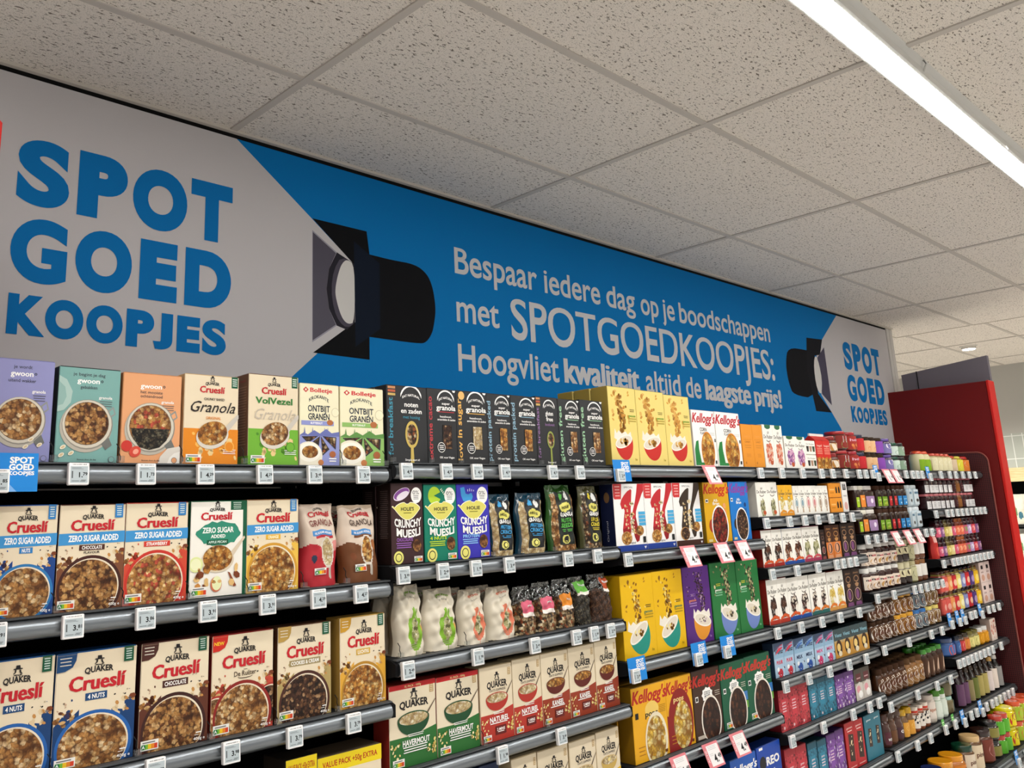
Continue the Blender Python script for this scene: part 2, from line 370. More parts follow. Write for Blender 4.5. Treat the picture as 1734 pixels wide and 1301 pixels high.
def cruesli(zero, tag, tagc, ring, food, splash, corner=None, cortxt='', side='#2f7fc1', tagtx='#f4f2ec', hb=.6, lic=None, tag2=''):
    def draw(f):
        vb = .205 if zero else .17; rb = .485 if zero else .475
        f.p([(0, 0), (.3, 0), (.3, .5), (.17, .42), (.1, .46), (0, .38)], splash); f.p([(1, 0), (.7, 0), (.7, .46), (.84, .44), (.93, .52), (1, .5)], splash)
        f.bits(14, zone(.02, .36, .26, .5), .04, ['oatnut', '#b5803f', '#d8b074', splash, '#5a2f16'], 5); f.bits(14, zone(.74, .4, .98, .56), .045, ['#7a3d20', '#c58d4c', splash, '#e0c9a0'], 6)
        if lic: bowl(f, .08, .2, .28, '#a8322a', 'oatnut'); bowl(f, .96, .24, .28, '#a8322a', 'dark')
        bowl(f, .5, vb, rb, ring, food)
        f.bits(9, zone(.72, .56, .97, .66), .012, [INK, splash, '#b9a98c'], 8); f.bits(6, zone(.03, .5, .25, .6), .014, [INK, splash, '#c9a98c'], 9)
        if zero:
            f.p([(0, .615), (1, .625), (1, .735), (0, .725)], '#3f93cf')
            f.t('ZERO SUGAR ADDED', .52, .648, .76, .056, WHT, .03)
            f.r(.5 - .034 * len(tag) / 2 - .04, .56, .5 + .034 * len(tag) / 2 + .04, .612, tagc); f.t(tag, .5, .57, .034 * len(tag), .032, tagtx, .03)
            if tag2: f.t(tag2, .5, .528, .24, .022, INK, .015)
            f.t('Cruesl\u00ed', .5, .75, .66, .1, RED, .05, sh=.04); qhead(f, .855, .04, .33, .5)
        else:
            if lic: f.t(lic, .53, .565, .36, .05, '#5a4a3c', .012); f.e(.53, .555, .12, '#5a4a3c', .025, a0=180, a1=360); f.e(.53, .56, .12, CREAM, .02, a0=180, a1=360); f.r(.5, .625, .56, .63, '#5a4a3c')
            else:
                f.r(.5 - .035 * len(tag) / 2 - .03, .565, .5 + .035 * len(tag) / 2 + .03, .63, tagc); f.t(tag, .5, .578, .035 * len(tag), .038, tagtx, .03)
            f.t('Cruesl\u00ed', .51, .66, .7, .125, RED, .052, sh=.04); qhead(f, .80, .05, .36, .52)
            if corner:
                f.p([(0, 1), (.24, 1), (.23, .93), (.19, .875), (.1, .845), (0, .84)], corner)
                if cortxt: f.t(cortxt, .1, .905, .16, .034, '#f8c82c', .03)
                else: f.lines(.03, .18, .955, 3, .03, '#e8e0d0', .008)
        if side != CREAM: f.r(.83, .865, .955, 1, side); f.lines(.85, .935, .97, 5, .021, '#cfe0d8', .009)
        f.nutri(.03, .025, .25); f.t('400g e', .87, .025, .17, .026, WHT, .015); f.r(.8, .07, .86, .075, WHT); f.r(.82, .09, .9, .1, WHT)
        f.r(0, .985, 1, .9865, '#c2b08f')
    return draw
def mk(key, desc, draw, front=CREAM, side='#b89f77', d=.062, depth=0, name='cereal_box', cat='cereal box', group='cereal boxes', top=None, sd=None):
    K(key, name, cat, desc, group, carton(front, side, draw, d, top, sd), d, depth)
GRN = '#14573a'
mk('z_nuts', 'cream crunchy muesli box with light blue band and blue bowl', cruesli(1, 'NUTS', '#2f7fc1', '#2f78b4', 'oatnut', '#1c4488'), side='#1c4c94')
mk('z_choc', 'cream crunchy muesli box with light blue band and brown bowl', cruesli(1, 'CHOCOLATE', '#4e261b', '#43201a', 'choc', '#7a4a30', tag2='FLAVOUR'), side='#4a2018')
mk('z_straw', 'cream crunchy muesli box with light blue band and red bowl', cruesli(1, 'STRAWBERRY', '#cf3a2c', '#c8362a', 'berry', '#cf4a34'), side='#a82a20')
mk('z_orange', 'cream crunchy muesli box with light blue band and yellow bowl', cruesli(1, 'ORANGE', '#e2b03a', '#d19a34', 'gold', '#e8bc4c', tagtx='#fff4d0'), side='#8a5a34')
mk('k_nuts', 'cream muesli box with dark blue bowl of nuts', cruesli(0, '4 NUTS', '#1c4878', '#2460aa', 'oatnut', '#163e70', '#1c4878', side=GRN), side='#184a80')
mk('k_choc', 'cream muesli box with dark brown bowl and corner', cruesli(0, 'CHOCOLATE', '#46211a', '#3c1c18', 'choc', '#5e3020', '#4e2a22', side=GRN), side='#45211b')
mk('k_ruij', 'cream muesli box with red corner flash and red bowls', cruesli(0, '', '#000000', '#8a241e', 'oatnut', '#c04a38', '#cc2a20', 'NEW', side=CREAM, lic='De Ruijter'), side='#7a1c18')
mk('k_cook', 'cream muesli box with beige tag and cookie pieces', cruesli(0, 'COOKIES & CREAM', '#9c8a5e', '#4c2a20', 'dark', '#b09a62', '#b8954a', side=GRN), side='#5a3a24')
mk('k_gold', 'cream muesli box with golden yellow bowl and tag', cruesli(0, 'LUCHTIG', '#d2a83c', '#b8862c', 'gold', '#e0a83c', '#c8962c', side=GRN), side='#b08a40')

def zgreen(f):
    f.r(.93, 0, 1, 1, GRN); f.r(.70, .9, .93, 1, GRN); f.lines(.74, .9, .975, 4, .02, '#c8d8cc', .008)
    pts = [(.5 + (.40 + .03 * sin(i * 5.1)) * cos(i * 2 * pi / 30) * .98, .655 + (.125 + .012 * sin(i * 3.7)) * sin(i * 2 * pi / 30)) for i in range(30)]
    f.p(pts, '#2f8a70'); f.t('ZERO SUGAR', .48, .665, .56, .055, WHT, .028); f.t('ADDED', .48, .61, .26, .034, WHT, .028)
    f.r(.28, .54, .66, .59, GRN); f.t('APPLE PECAN', .47, .555, .32, .024, '#cfe6da', .025)
    f.t('Cruesl\u00ed', .45, .80, .56, .078, RED, .05, sh=.04); qhead(f, .888, .03, .28, .46)
    f.p([(.66, .42), (.95, .62), (.97, .60), (.72, .38)], '#d8c8b0'); f.e(.48, .38, .29, '#d9c9ae', .2); f.e(.48, .40, .26, 'gold', .2)
    f.e(.1, .345, .12, '#dfe6a0'); f.e(.1, .345, .09, '#eef0c4'); f.e(.46, .13, .1, '#c86a4a', .12); f.e(.47, .14, .085, '#e8ecb8', .11)
    f.p([(.66, .25), (.70, .24), (.82, .1), (.77, .09)], '#8a4426'); f.bits(14, zone(.05, .1, .9, .3), .06, ['gold', '#c98a44', '#e0b878', '#7a3d20'], 4)
    f.nutri(.03, .025, .27)
mk('z_green', 'white muesli box with green paint patch and cinnamon stick', zgreen, '#f2eee4', GRN)

def gwoon(bg, l1, l2, food, extra):
    def draw(f):
        f.t('gwoon', .47, .835, .36, .052, WHT, .03); f.e(.69, .862, .022, '#2d3038'); f.e(.69, .862, .01, bg)
        if l1: f.t(l1, .48, .91, .52 if len(l1) > 10 else .3, .034, '#3b3c46', .004)
        for i, t in enumerate(l2): f.t(t, .48, .775 - .045 * i, .034 * len(t), .034, '#3b3c46', .004)
        f.t('granola', .76, .675, .22, .03, WHT, .025); f.lines(.66, .88, .645, 3, .024, '#5a5a60', .007)
        f.e(.47, .375, .42, '#b7b0a2'); f.e(.49, .4, .41, '#8f8a80'); f.e(.485, .405, .395, '#cfc8b8'); f.e(.48, .41, .355, '#6a5238'); f.e(.478, .412, .345, food, n=40)
        f.p([(.80, .55), (.9, .60), (.94, .52), (.86, .48)], '#8f938f'); f.p([(.83, .545), (.89, .575), (.915, .525), (.86, .5)], bg)
        f.p([(.72, .2), (.84, .27), (.9, .19), (.8, .14)], '#6f706c'); extra(f)
        f.t('Bewust door de dag', .5, .03, .3, .014, '#2c2c30', .01); f.e(.9, .04, .05, '#6a6a70'); f.e(.9, .04, .042, bg)
    return draw
def oats(f, sp):
    for u, v in sp: f.e(u, v, .05, '#efe6d2', .03, rot=.6); f.e(u, v, .035, '#d2bd94', .018, rot=.6)
mk('g_lav', 'lavender granola box with open jar picture', gwoon('#8f90c0', 'je wordt', ['uitend wakker'], 'oatnut', lambda f: oats(f, [(.6, .15), (.68, .22), (.82, .17)])), '#8f90c0', '#7c7dae', group='granola boxes')
mk('g_teal', 'teal granola box with open jar picture', gwoon('#7aa9a3', 'je begint je dag', ['gebakken'], 'choc', lambda f: (f.p([(0, .9), (.12, .86), (.22, .74), (.2, .62), (.1, .54), (0, .52)], '#a9c4bc'), f.p([(0, .84), (.1, .78), (.13, .68), (.08, .6), (0, .58)], '#8fb2ab'), oats(f, [(.12, .16), (.25, .1), (.1, .08)]))), '#7aa9a3', '#1d2628', group='granola boxes')
def strawb(f):
    f.e(.1, .19, .09, '#c8382e'); f.e(.24, .13, .1, '#d24a38', .085, rot=.6); f.e(.25, .13, .05, '#f0a48c', .04, rot=.6)
    f.r(.15, .378, .8, .384, '#2a2a2a'); f.p([(.62, 0), (.66, .08), (.78, .17), (1, .2), (1, 0)], '#d8d2c8'); f.p([(.78, 0), (.82, .07), (.9, .12), (1, .14), (1, 0)], '#eae6de')
    f.p([(.15, .378), (.8, .378), (.76, .26), (.64, .18), (.47, .15), (.3, .18), (.2, .27)], 'seed')
mk('g_org', 'apricot orange granola box with jar and strawberries', gwoon('#e3a272', '', ['het mooiste', 'ochtendrood'], 'berry', strawb), '#e3a272', '#c98554', group='granola boxes')
def granola(low, mid, food, band, txt):
    def draw(f):
        f.r(0, 0, 1, .395, low); f.bits(22, zone(.04, .05, .96, .36), .05, [band, '#e8c98c', low], 3)
        f.r(.86, .87, .98, 1, GRN); f.lines(.875, .965, .965, 4, .024, '#c8d8cc', .012)
        qhead(f, .882 if not txt else .87, .032, .26, .5); f.t('Cruesl\u00ed', .5, .80 if not txt else .785, .46 if not txt else .5, .072, RED, .038, sh=.04)
        if txt: f.t(txt, .5, .675, .74, .07, '#2f7a34', .035)
        else: f.t('CHUNKY BAKED', .54, .715, .38, .026, INK, .018)
        f.t('Granola', .5, .58 if not txt else .5, .84, .12, mid, 0 if txt else .006, sh=.4)
        if not txt: f.t('ORIGINAL', .53, .5, .28, .03, '#e0934a', .02)
        f.p([(.72, .4), (.98, .57), (1, .56), (1, .52), (.78, .35)], '#c9c2b6'); f.e(.52, .315, .3, '#d6cfc2', .215, rot=.25); f.e(.52, .345, .275, food, .2, rot=.25)
        f.nutri(.05, .02, .27); f.lines(.7, .96, .16, 3, .02, WHT, .007); f.e(.83, .2, .09, band); f.e(.83, .2, .075, low)
    return draw
mk('c_gran', 'cream and orange granola box with spoon picture', granola('#e0871c', '#2a2320', 'gold', '#f0b458', ''), '#e6d6b8', '#c9a878', group='granola boxes')
mk('c_vol', 'cream and green granola box with spoon picture', granola('#6fae34', '#c4b8a6', 'oatnut', '#4d8a24', 'VolVezel'), '#e6d6b8', '#6b4a34', group='granola boxes', depth=1, sd=lambda f: (f.r(0, 0, 1, .1, '#5c9a2a'), f.lines(.15, .85, .85, 22, .03, '#8f6f56', .01), f.t('Cruesl\u00ed', .5, .91, .6, .03, '#8a3a30', .02)))
def bolletje(c, c2):
    def draw(f):
        f.p([(.08, .925), (.15, .96), (.22, .925), (.15, .89)], RED); f.e(.15, .925, .025, '#f0e6c8'); f.t('Bolletje', .54, .9, .56, .052, '#d0303c', .036)
        f.t('KROKANTE', .48, .775, .5, .042, '#2f3640', .012, arc=.05); f.t('ONTBIJT', .48, .66, .56, .075, '#2b3240', .02); f.t('GRANEN', .48, .56, .54, .075, '#2b3240', .02)
        f.e(.9, .66, .1, '#cfc4a0'); f.e(.9, .66, .088, '#efe9c8'); f.r(.04, .49, .86, .545, c); f.t('BUTTERNUT', .42, .505, .3, .024, WHT, .02)
        f.e(.76, .53, .08, '#b06a3c', .06)
        f.r(0, 0, 1, .365, c); f.p([(0, .365), (.1, .4), (.2, .375), (.36, .43), (.5, .39), (.66, .45), (.8, .4), (1, .42), (1, .36), (0, .36)], c2)
        for u in (.12, .32, .62, .7): f.p([(u - .025, .37), (u + .025, .37), (u, .47)], c2)
        for q in ([(.04, .35), (.46, .36), (.2, .27)], [(.32, .29), (.5, .36), (.47, .23)], [(.52, .36), (.56, .12), (.74, .2)], [(.56, .36), (.92, .35), (.9, .2)]): f.p(q, '#2a2a3a'); cx = sum(a for a, b in q) / 3; cz = sum(b for a, b in q) / 3; f.p([(cx + (a - cx) * .8, cz + (b - cz) * .8) for a, b in q], 'mues')
        f.e(.22, .12, .34, '#ece6d2', .3); f.e(.23, .16, .28, '#f6f2e4', .2); f.e(.25, .165, .2, 'gold', .13); f.e(.82, .14, .08, '#a8623a', .07); f.e(.52, .04, .07, '#c07a48', .06)
        f.lines(.72, .92, .08, 2, .03, WHT, .014)
    return draw
mk('bol_b', 'pale yellow breakfast grains box with lilac base', bolletje('#8f96cc', '#6a72b0'), '#ece6c4', '#d8d0a8', d=.05)
mk('bol_g', 'pale yellow breakfast grains box with green base', bolletje('#8db865', '#5f8f48'), '#ece6c4', '#d8d0a8', d=.05)

CH = '#2b2c2e'
def badge(f, u, v, w):
    for r, k in ((1.0, WHT), (.88, CH)):
        pts = [(u + w * .5 * r * cos(radians(a)), v + w * .33 * r * sin(radians(a)) * f.w / f.h * 1.5 - (1 - r) * .02) for a in range(20, 161, 14)]
        lo = [(u + w * .5 * r * cos(radians(a)), v - .045 * r + w * .33 * r * sin(radians(a)) * f.w / f.h * 1.5) for a in range(160, 19, -14)]
        f.p(pts + lo, k)
    f.t('EAT NATURAL', u, v + .005, w * .78, .03, WHT, .02, arc=.035)
def eat(side, stx, big=None, spoon=None, food='mues', circ=False):
    def draw(f):
        bw = .15 if big else .2
        f.t(stx, .14 if big else .16, .47 + .0, .84 if not big else .74, bw * .72, side, .016, rot=1)
        if big:
            for i in range(3): f.r(.03, .955 - .045 * i, .21, .985 - .045 * i, ['#c98a5a', '#b85a3a', '#c8a860'][i])
            badge(f, .6, .83, .56); f.t(big[0], .6, .73, .34, .062, WHT, .025); f.t(big[1], .6, .645, .52 if len(big[1]) > 5 else .3, .062, WHT, .025); f.t(big[2], .6, .575, .42, .04, side, .01)
            f.p([(.57, .25), (.63, .25), (.645, 0), (.555, 0)], spoon); f.e(.6, .37, .165, spoon, .26); f.e(.6, .37, .125, 'mues', .2); f.t('Simple start it!', .6, .03, .36, .026, WHT, .015)
        else:
            badge(f, .64, .83, .62); f.t('super', .64, .79, .28, .032, WHT, .03); f.t('granola', .64, .715, .66, .07, WHT, .032); f.lines(.34, .94, .685, 1, .02, side, .01)
            f.t('hazelnoot,', .62, .615, .4, .026, WHT, .02); f.t('amandelen & zaden', .64, .575, .62, .026, WHT, .02)
            f.r(.5, .195, .82, .515, '#15130f'); f.r(.515, .2, .805, .51, food)
            f.e(.44, .215, .13, WHT); f.e(.44, .215, .115, CH); f.lines(.36, .52, .235, 3, .025, WHT, .01); f.t('OK voor Vegan', .62, .07, .5, .026, WHT, .015)
            if circ: f.e(.16, .93, .1, '#e6b870')
            f.p([(.86, .99), (.98, .99), (.94, .96), (.88, .97)], WHT)
    return draw
def mkE(key, desc, col, *a, depth=0, **k): mk(key, desc, eat(col, *a, **k), CH, '#1c1d1f', d=.055, group='black granola cartons', name='granola_carton', cat='cereal box', depth=depth)
mkE('e_noten', 'wide black muesli carton with golden spoon picture', '#3f8fa6', 'for breakfast', ('noten', 'en zaden', 'met honing'), '#c9b05c', depth=1)
mkE('e_cacao', 'black granola carton with red side lettering', '#b83a42', 'extreme cacao', food='dark')
mkE('e_sugar', 'black granola carton with yellow side lettering', '#e6b25a', 'low in sugar', food='oat', circ=True)
mkE('e_prot', 'black granola carton with pale blue side lettering', '#8fb4c8', 'protein packed', food='gold')
mkE('e_gfb', 'black muesli carton with purple lettering and green spoon', '#8f6a9c', 'for breakfast', ('gluten', 'free', 'boekweit'), '#8f9a48')
mkE('e_gf', 'black granola carton with pale green side lettering', '#9cc8a0', 'gluten free', food='oatnut')

def lips(f, u, v, w, tx):
    a = f.w / f.h; n_ = 13; X = [-.58 + 1.16 * i / n_ for i in range(n_ + 1)]
    q = [(x, .04 + .25 * max(0, 1 - (x / .6) ** 2) ** .7 - .09 * max(0, 1 - abs(x) / .14) + .06 * abs(x)) for x in X] + [(x, .06 - .38 * max(0, cos(x * pi / 1.18))) for x in X[::-1]]
    q = [(-.7, .14), (-.66, .17)] + q
    f.p([(u + x * w * 1.05, v + y * w * a * 1.08) for x, y in q], '#fbf7e0'); f.p([(u + x * w, v + y * w * a) for x, y in q], '#ddd56a')
    f.t(tx, u, v + .0 * w, w * .62, .042, INK, .03); f.lines(u - w * .2, u + w * .2, v - .035, 1, .01, '#8a862e', .012)
def holie(bg, icon, tx, flav, fc):
    def draw(f):
        a = f.w / f.h
        if icon == 'bean':
            f.e(.33, .86, .27, '#f0e2f4', .13, rot=.4); f.e(.33, .865, .25, '#8a4f9e', .11, rot=.4); f.e(.36, .845, .2, '#f2eaf4', .075, rot=.4)
        elif icon == 'nut':
            f.e(.32, .85, .19, '#b8d636', .2); f.p([(.3, .85), (.52, .90), (.52, .80)], bg)
            for q in range(5): f.p([(.5 + .03 * q, .93 - .02 * q), (.56 + .03 * q, .95 - .02 * q), (.52 + .03 * q, .915 - .02 * q)], '#e8f0d8')
        else:
            f.p([(.12, .95), (.24, .96), (.28, .87), (.36, .86), (.46, .88), (.5, .83), (.46, .78), (.32, .76), (.2, .77), (.14, .84)], '#3f9ad8')
            for q in range(4): f.r(.34 + .06 * q, .9, .355 + .06 * q, .94 - .01 * abs(q - 1), WHT)
            f.t('PROTEIN', .4, .74, .24, .022, WHT, .02)
        f.e(.79, .845, .17, WHT, .19); f.p([(.68, .76), (.8, .74), (.66, .71)], WHT); f.t('0%', .78, .855, .2, .05, INK, .0); f.lines(.69, .87, .835, 3, .02, '#777777', .008)
        lips(f, .5, .655, .66, tx)
        f.t('CRUNCHY', .51, .475, .84, .09, WHT, .036, arc=-.03); f.t('MUESLI', .52, .355, .74, .09, WHT, .036, arc=-.03)
        f.t(flav, .4, .28, .5, .04, fc, .03); f.lines(.12, .62, .25, 3, .026, fc, .012); f.e(.78, .22, .13, 'choc', .15)
        f.e(.2, .085, .15, '#e9e27c', .15); f.e(.2, .085, .1, INK, .1); f.e(.2, .085, .08, '#e9e27c', .08); f.nutri(.68, .02, .26)
    return draw
mk('h_choc', 'dark brown crunchy muesli carton with yellow lips logo', holie('#3c2426', 'bean', "HOLIE'S", 'CHOCOLATE', '#9a62b4'), '#3c2426', '#241614', depth=1, sd=lambda f: f.lines(.2, .8, .9, 24, .025, '#6a5a58', .008))
mk('h_green', 'emerald green crunchy muesli carton with yellow lips logo', holie('#0f7a62', 'nut', "HOLIE'S", '4 NUTS', '#b8d636'), '#0f7a62', '#0a4f40')
mk('h_blue', 'violet blue crunchy muesli carton with yellow lips logo', holie('#3a34b0', 'arm', 'HOLIE', 'PROTEIN', '#8fc4f4'), '#3a34b0', '#25217c')

def qoats(top, low, flav, sub, ring, fc, red=False, mins=True, food='oat', banana=False):
    def draw(f):
        f.p([(0, 0), (1, 0), (1, .43), (.5, .36), (0, .36)], low) if low else None
        if low: f.p([(.55, .0), (1, .0), (1, .2)], low)
        if red: f.r(0, .94, 1, 1, '#bf2327'); f.t('XL PACK - 1000g', .5, .955, .36, .026, '#f6d8a0', .02)
        f.r(.86, .84, .95, .94, '#b89a6a'); f.lines(.87, .94, .92, 4, .022, '#e9d8b4', .008)
        qhead(f, .70, .085, .62, .52, .25)
        if not red: f.t('OATS EXPRESS', .52, .655, .5, .03, '#3a3436', .008)
        f.p([(.74, .57), (.99, .76), (.995, .75), (.77, .55)], '#6a5a48')
        f.e(.5, .56, .34, ring, .25, a0=180, a1=360); f.e(.5, .56, .34, ring, .12); f.e(.5, .565, .31, food, .095)
        if banana: f.e(.5, .575, .06, '#e8d48a', .05)
        if flav: f.t(flav, .55, .25, .58 if len(flav) > 6 else .42, .068, WHT, .028); f.lines(.36, .72, .375, 2, .022, WHT, .008); f.lines(.25, .8, .228, 1 if mins else 3, .03, WHT, .012)
        if mins and flav: f.r(.42, .08, .74, .19, '#5a1a18'); f.r(.44, .09, .72, .18, '#6e2420'); f.t('2 MINS', .58, .13, .24, .034, WHT, .025); f.lines(.48, .68, .11, 1, .01, WHT, .01)
        if fc: f.bits(26, lambda rd: (rd.choice([.1, .86]) + rd.uniform(-.08, .1), rd.uniform(.08, .3)), .028, ['#e8d488', '#f0e2ae', '#d4b860'], 12)
        if low: f.nutri(.05, .02, .24)
    return draw
mk('q_hav', 'cream and green oat box with red top stripe', qoats(CREAM, '#2c6b30', 'HAVERMOUT', '', '#1e4a2c', 1, red=True, mins=False), '#e6d8bc', '#8f2a20', d=.07, group='oat boxes', name='oat_box')
mk('q_nat', 'cream and bright red instant oats box', qoats(CREAM, '#b5362a', 'NATUREL', '', '#b03328', 1), '#e4d5b8', '#c9b48c', group='oat boxes', name='oat_box')
mk('q_kan', 'cream and rust brown instant oats box', qoats(CREAM, '#96381f', 'KANEEL', '', '#5e2018', 1, food='gold'), '#e4d5b8', '#c9b48c', group='oat boxes', name='oat_box')
mk('q_plain', 'cream oats box with pale bowl', qoats(CREAM, '#d6c49c', '', '', '#c9a86a', 0), '#e4d5b8', '#c9b48c', group='oat boxes', name='oat_box')
mk('q_ban', 'cream and yellow oats box with banana bowl', qoats(CREAM, '#e0b42c', '', '', '#c8a858', 0, banana=True), '#e4d5b8', '#c9b48c', group='oat boxes', name='oat_box')
mk('q_dark', 'navy blue box beside the cream oats boxes', lambda f: (f.r(.1, .75, .9, .9, '#2b4470'), f.t('OATS', .5, .8, .4, .05, WHT, .02)), '#1a2d50', '#131f3a')
def value(f):
    f.r(0, .82, 1, 1, '#ecd21c'); f.t('VALUE PACK +50g EXTRA', .5, .88, .86, .062, '#b8281e', .025); f.t('Cruesl\u00ed', .5, .55, .7, .1, RED, .04)
    bowl(f, .5, .2, .46, '#8a5a2c', 'gold')
mk('value', 'cream cereal value pack with yellow top band', value, CREAM, '#5a4c3c', d=.1)
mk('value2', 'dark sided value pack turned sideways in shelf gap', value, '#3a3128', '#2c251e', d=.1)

def wcer(bg, bowlc, bitc, logo, txc, dens, tilt=.0, bu=.62, su=.42, size=.035):
    def draw(f):
        def col(rd):
            v = rd.random(); return (su + (rd.uniform(-.13, .13)) * (1 - .5 * (1 - v)) + .06 * sin(v * 5), .36 + v * .56)
        f.bits(dens, col, size, bitc, 11); f.bits(dens // 5, zone(.12, .55, .75, .95), size, bitc, 12)
        cv = .3; f.p([(bu - .34, .34), (bu - .3, .46), (bu - .24, .4), (bu - .16, .44), (bu - .06, .4), (bu + .08, .43), (bu + .16, .39), (bu + .27, .43), (bu + .3, .33), (bu, .26)], '#efe8da')
        f.e(bu, cv, .32, bowlc, .4, rot=tilt, a0=180, a1=360); f.e(bu, cv, .32, '#f4eee2', .13, rot=tilt); f.e(bu, cv, .285, '#e2d8c6', .1, rot=tilt); f.bits(12, zone(bu - .2, .27, bu + .15, .33), size, bitc, 13)
        f.t('gwoon', logo[0], logo[1], .26, .034, txc[0], .025); f.lines(logo[0] - .14, logo[0] + .16, logo[1] - .03, 2, .032, txc[1], .016); f.lines(logo[0] - .08, logo[0] + .1, logo[1] + .09, 2, .022, txc[2], .01)
        f.e(.88, .07, .02, txc[1]); f.r(.83, .06, .85, .09, txc[1])
    return draw
def mkW(key, desc, bg, side, *a, depth=0, **k): mk(key, desc, wcer(bg, *a, **k), bg, side, d=.075, depth=depth)
mkW('w_yel', 'tall pale yellow cereal box with red bowl', '#edd67c', '#a88e3c', '#c92a22', ['#c98a34', '#e0b05a', '#9a6220', '#d8a040'], (.82, .62), ('#6aa02c', '#b8a040', '#8a7830'), 110, depth=2, bu=.46, su=.4, tilt=.28, size=.048)
mkW('w_hon', 'tall bright yellow cereal box with teal bowl', '#e8b80e', '#b88e08', '#1f8f80', ['#8a5a10', '#f0dc8a', '#6a430c', '#b07a18'], (.8, .52), ('#2f7a5c', '#b08e10', '#6a5410'), 70, bu=.47, su=.42, tilt=.5)
mkW('w_pur', 'tall purple cereal box with orange bowl', '#55267a', '#3c1a58', '#e0932c', ['#2e1810', '#5a3a2c', '#c0a0b8', '#1c0f14'], (.3, .55), ('#e88a5a', '#9a78b4', '#8a68a4'), 170, su=.62, size=.022, tilt=-.25)
mkW('w_grn', 'tall green cereal box with periwinkle blue bowl', '#23743a', '#175228', '#6f86c4', ['#2c1c10', '#d8c89a', '#1a100a', '#8a7a54'], (.26, .62), ('#e6f0e0', '#7ab48a', '#c8c83a'), 90, su=.6, tilt=-.3)
KG = '#c01f2c'
def script(f, v, k=KG, h=.13, w=.99): f.t("Kellogg's", .5, v - .02, w, h + .03, k, .045, sh=.28)
def corn(f):
    script(f, .8, h=.14); f.t('CORN', .46, .63, .3, .06, INK, .025); f.t('FLAKES', .46, .57, .28, .045, INK, .015); f.lines(.72, .96, .6, 3, .02, '#b8b8b8', .006)
    f.r(.02, .02, .4, .07, '#2c8a48'); f.p([(.02, .3), (.1, .44), (.2, .46), (.2, .3), (.26, .07), (.02, .07)], '#23803c')
    f.e(.6, .28, .29, '#d8821c', .46); f.e(.6, .28, .265, 'flake', .43); f.r(.88, .05, .95, .11, '#333333'); f.r(.92, .44, .97, .5, '#444444')
mk('corn', 'white corn flakes box with red script and green patch', corn, '#faf7f2', '#e2ded6')
mk('o_thin', 'slim plain orange carton', lambda f: (f.r(.12, .64, .88, .645, '#b86a14'), f.t('sucre', .5, .7, .5, .05, '#e89a4a', .01), f.t('CANDY', .5, .57, .5, .04, '#a8561a', .01), f.lines(.2, .8, .5, 2, .05, '#c87a24', .012), f.e(.2, .1, .06, '#c87a24'), f.lines(.3, .7, .3, 3, .03, '#c87a24', .008)), '#e8952a', '#c47818', d=.05, group='orange cartons')
def spk(c, d):
    def draw(f):
        f.p([(0, 1), (.28, 1), (.24, .77), (.03, .77), (0, .8)], '#cf3a3c'); f.lines(.05, .22, .95, 4, .045, '#f0b4ae', .016); f.t('SPECIAL', .5, .935, .3, .026, '#555555', .0)
        f.p([(.8, 1), (1, 1), (1, .9), (.93, .84), (.84, .74), (.76, .66), (.7, .58), (.68, .5), (.72, .36), (.78, .22), (.74, .14), (.66, .12), (.6, .2), (.57, .34), (.56, .48), (.6, .6), (.68, .72), (.75, .86)], c)
        f.p([(.2, .7), (.24, .76), (.34, .83), (.46, .89), (.57, .92), (.6, .9), (.57, .78), (.53, .62), (.5, .46), (.5, .3), (.46, .16), (.34, .14), (.24, .2), (.23, .32), (.28, .46), (.33, .6), (.3, .63), (.24, .62)], c)
        f.p([(.57, .34), (.6, .2), (.66, .12), (.74, .14), (.78, .22), (.72, .36), (.68, .5), (.62, .46)], d); f.p([(.23, .32), (.24, .2), (.34, .14), (.46, .16), (.5, .3), (.4, .36)], d)
        f.bits(40, zone(.5, .2, .62, .72), .03, ['#e8d4a8', '#d8b878', '#f0e2c0'], 7); f.bits(16, zone(.34, .3, .42, .7), .028, ['#e8d4a8', '#d8b878'], 9)
        f.e(.34, .19, .17, '#b8874c', .13); f.e(.35, .19, .15, 'gold' if d != '#35281f' else 'dark', .115); f.e(.78, .29, .13, '#a87a44', .1); f.e(.77, .3, .115, 'gold', .085)
        for i in range(4): f.r(.77, .53 - .055 * i, .995, .575 - .055 * i, '#4aa8d8')
        f.t('Original', .5, .105, .22, .03, INK, .0); f.r(.87, .11, .96, .2, '#222222'); f.r(0, 0, 1, .085, '#1f3f96' if d != '#35281f' else '#43241a'); f.p([(.88, .055), (.96, .055), (.92, .015)], '#e8e8f0')
    return draw
mk('sk_red', 'white cereal box with big red letter K', spk('#c02830', '#92161e'), '#f6f4f1', '#161d3c', top='#dcd9d4', sd=lambda f: (f.e(.5, .8, .2, '#7a5a3a', .3), f.t('Original', .5, .3, .3, .12, '#c8c8d0', .0, rot=1)))
mk('sk_choc', 'white cereal box with big dark brown letter K', spk('#3d3026', '#35281f'), '#f6f4f1', '#dcd9d4')
def allbran(c, lc, food, bowlc):
    def draw(f):
        script(f, .83, lc, .13); f.t('All-', .46, .67, .2, .045, WHT, .025); f.t('Bran', .46, .62, .26, .045, WHT, .025); f.r(.05, .66, .16, .72, WHT); f.r(.07, .675, .14, .705, '#333333')
        f.e(.78, .6, .06, '#e8a068' if c != '#1a78cc' else '#123c78'); f.r(.7, .44, .85, .54, '#e08a5a' if c != '#1a78cc' else '#1a5aa0')
        f.e(.24, .28, .12, '#a83a20' if c != '#1a78cc' else '#3a2418', .14); f.e(.55, .27, .33, WHT, .44); f.e(.55, .27, .295, food, .4); f.r(.05, .02, .2, .06, '#e8d8a0')
    return draw
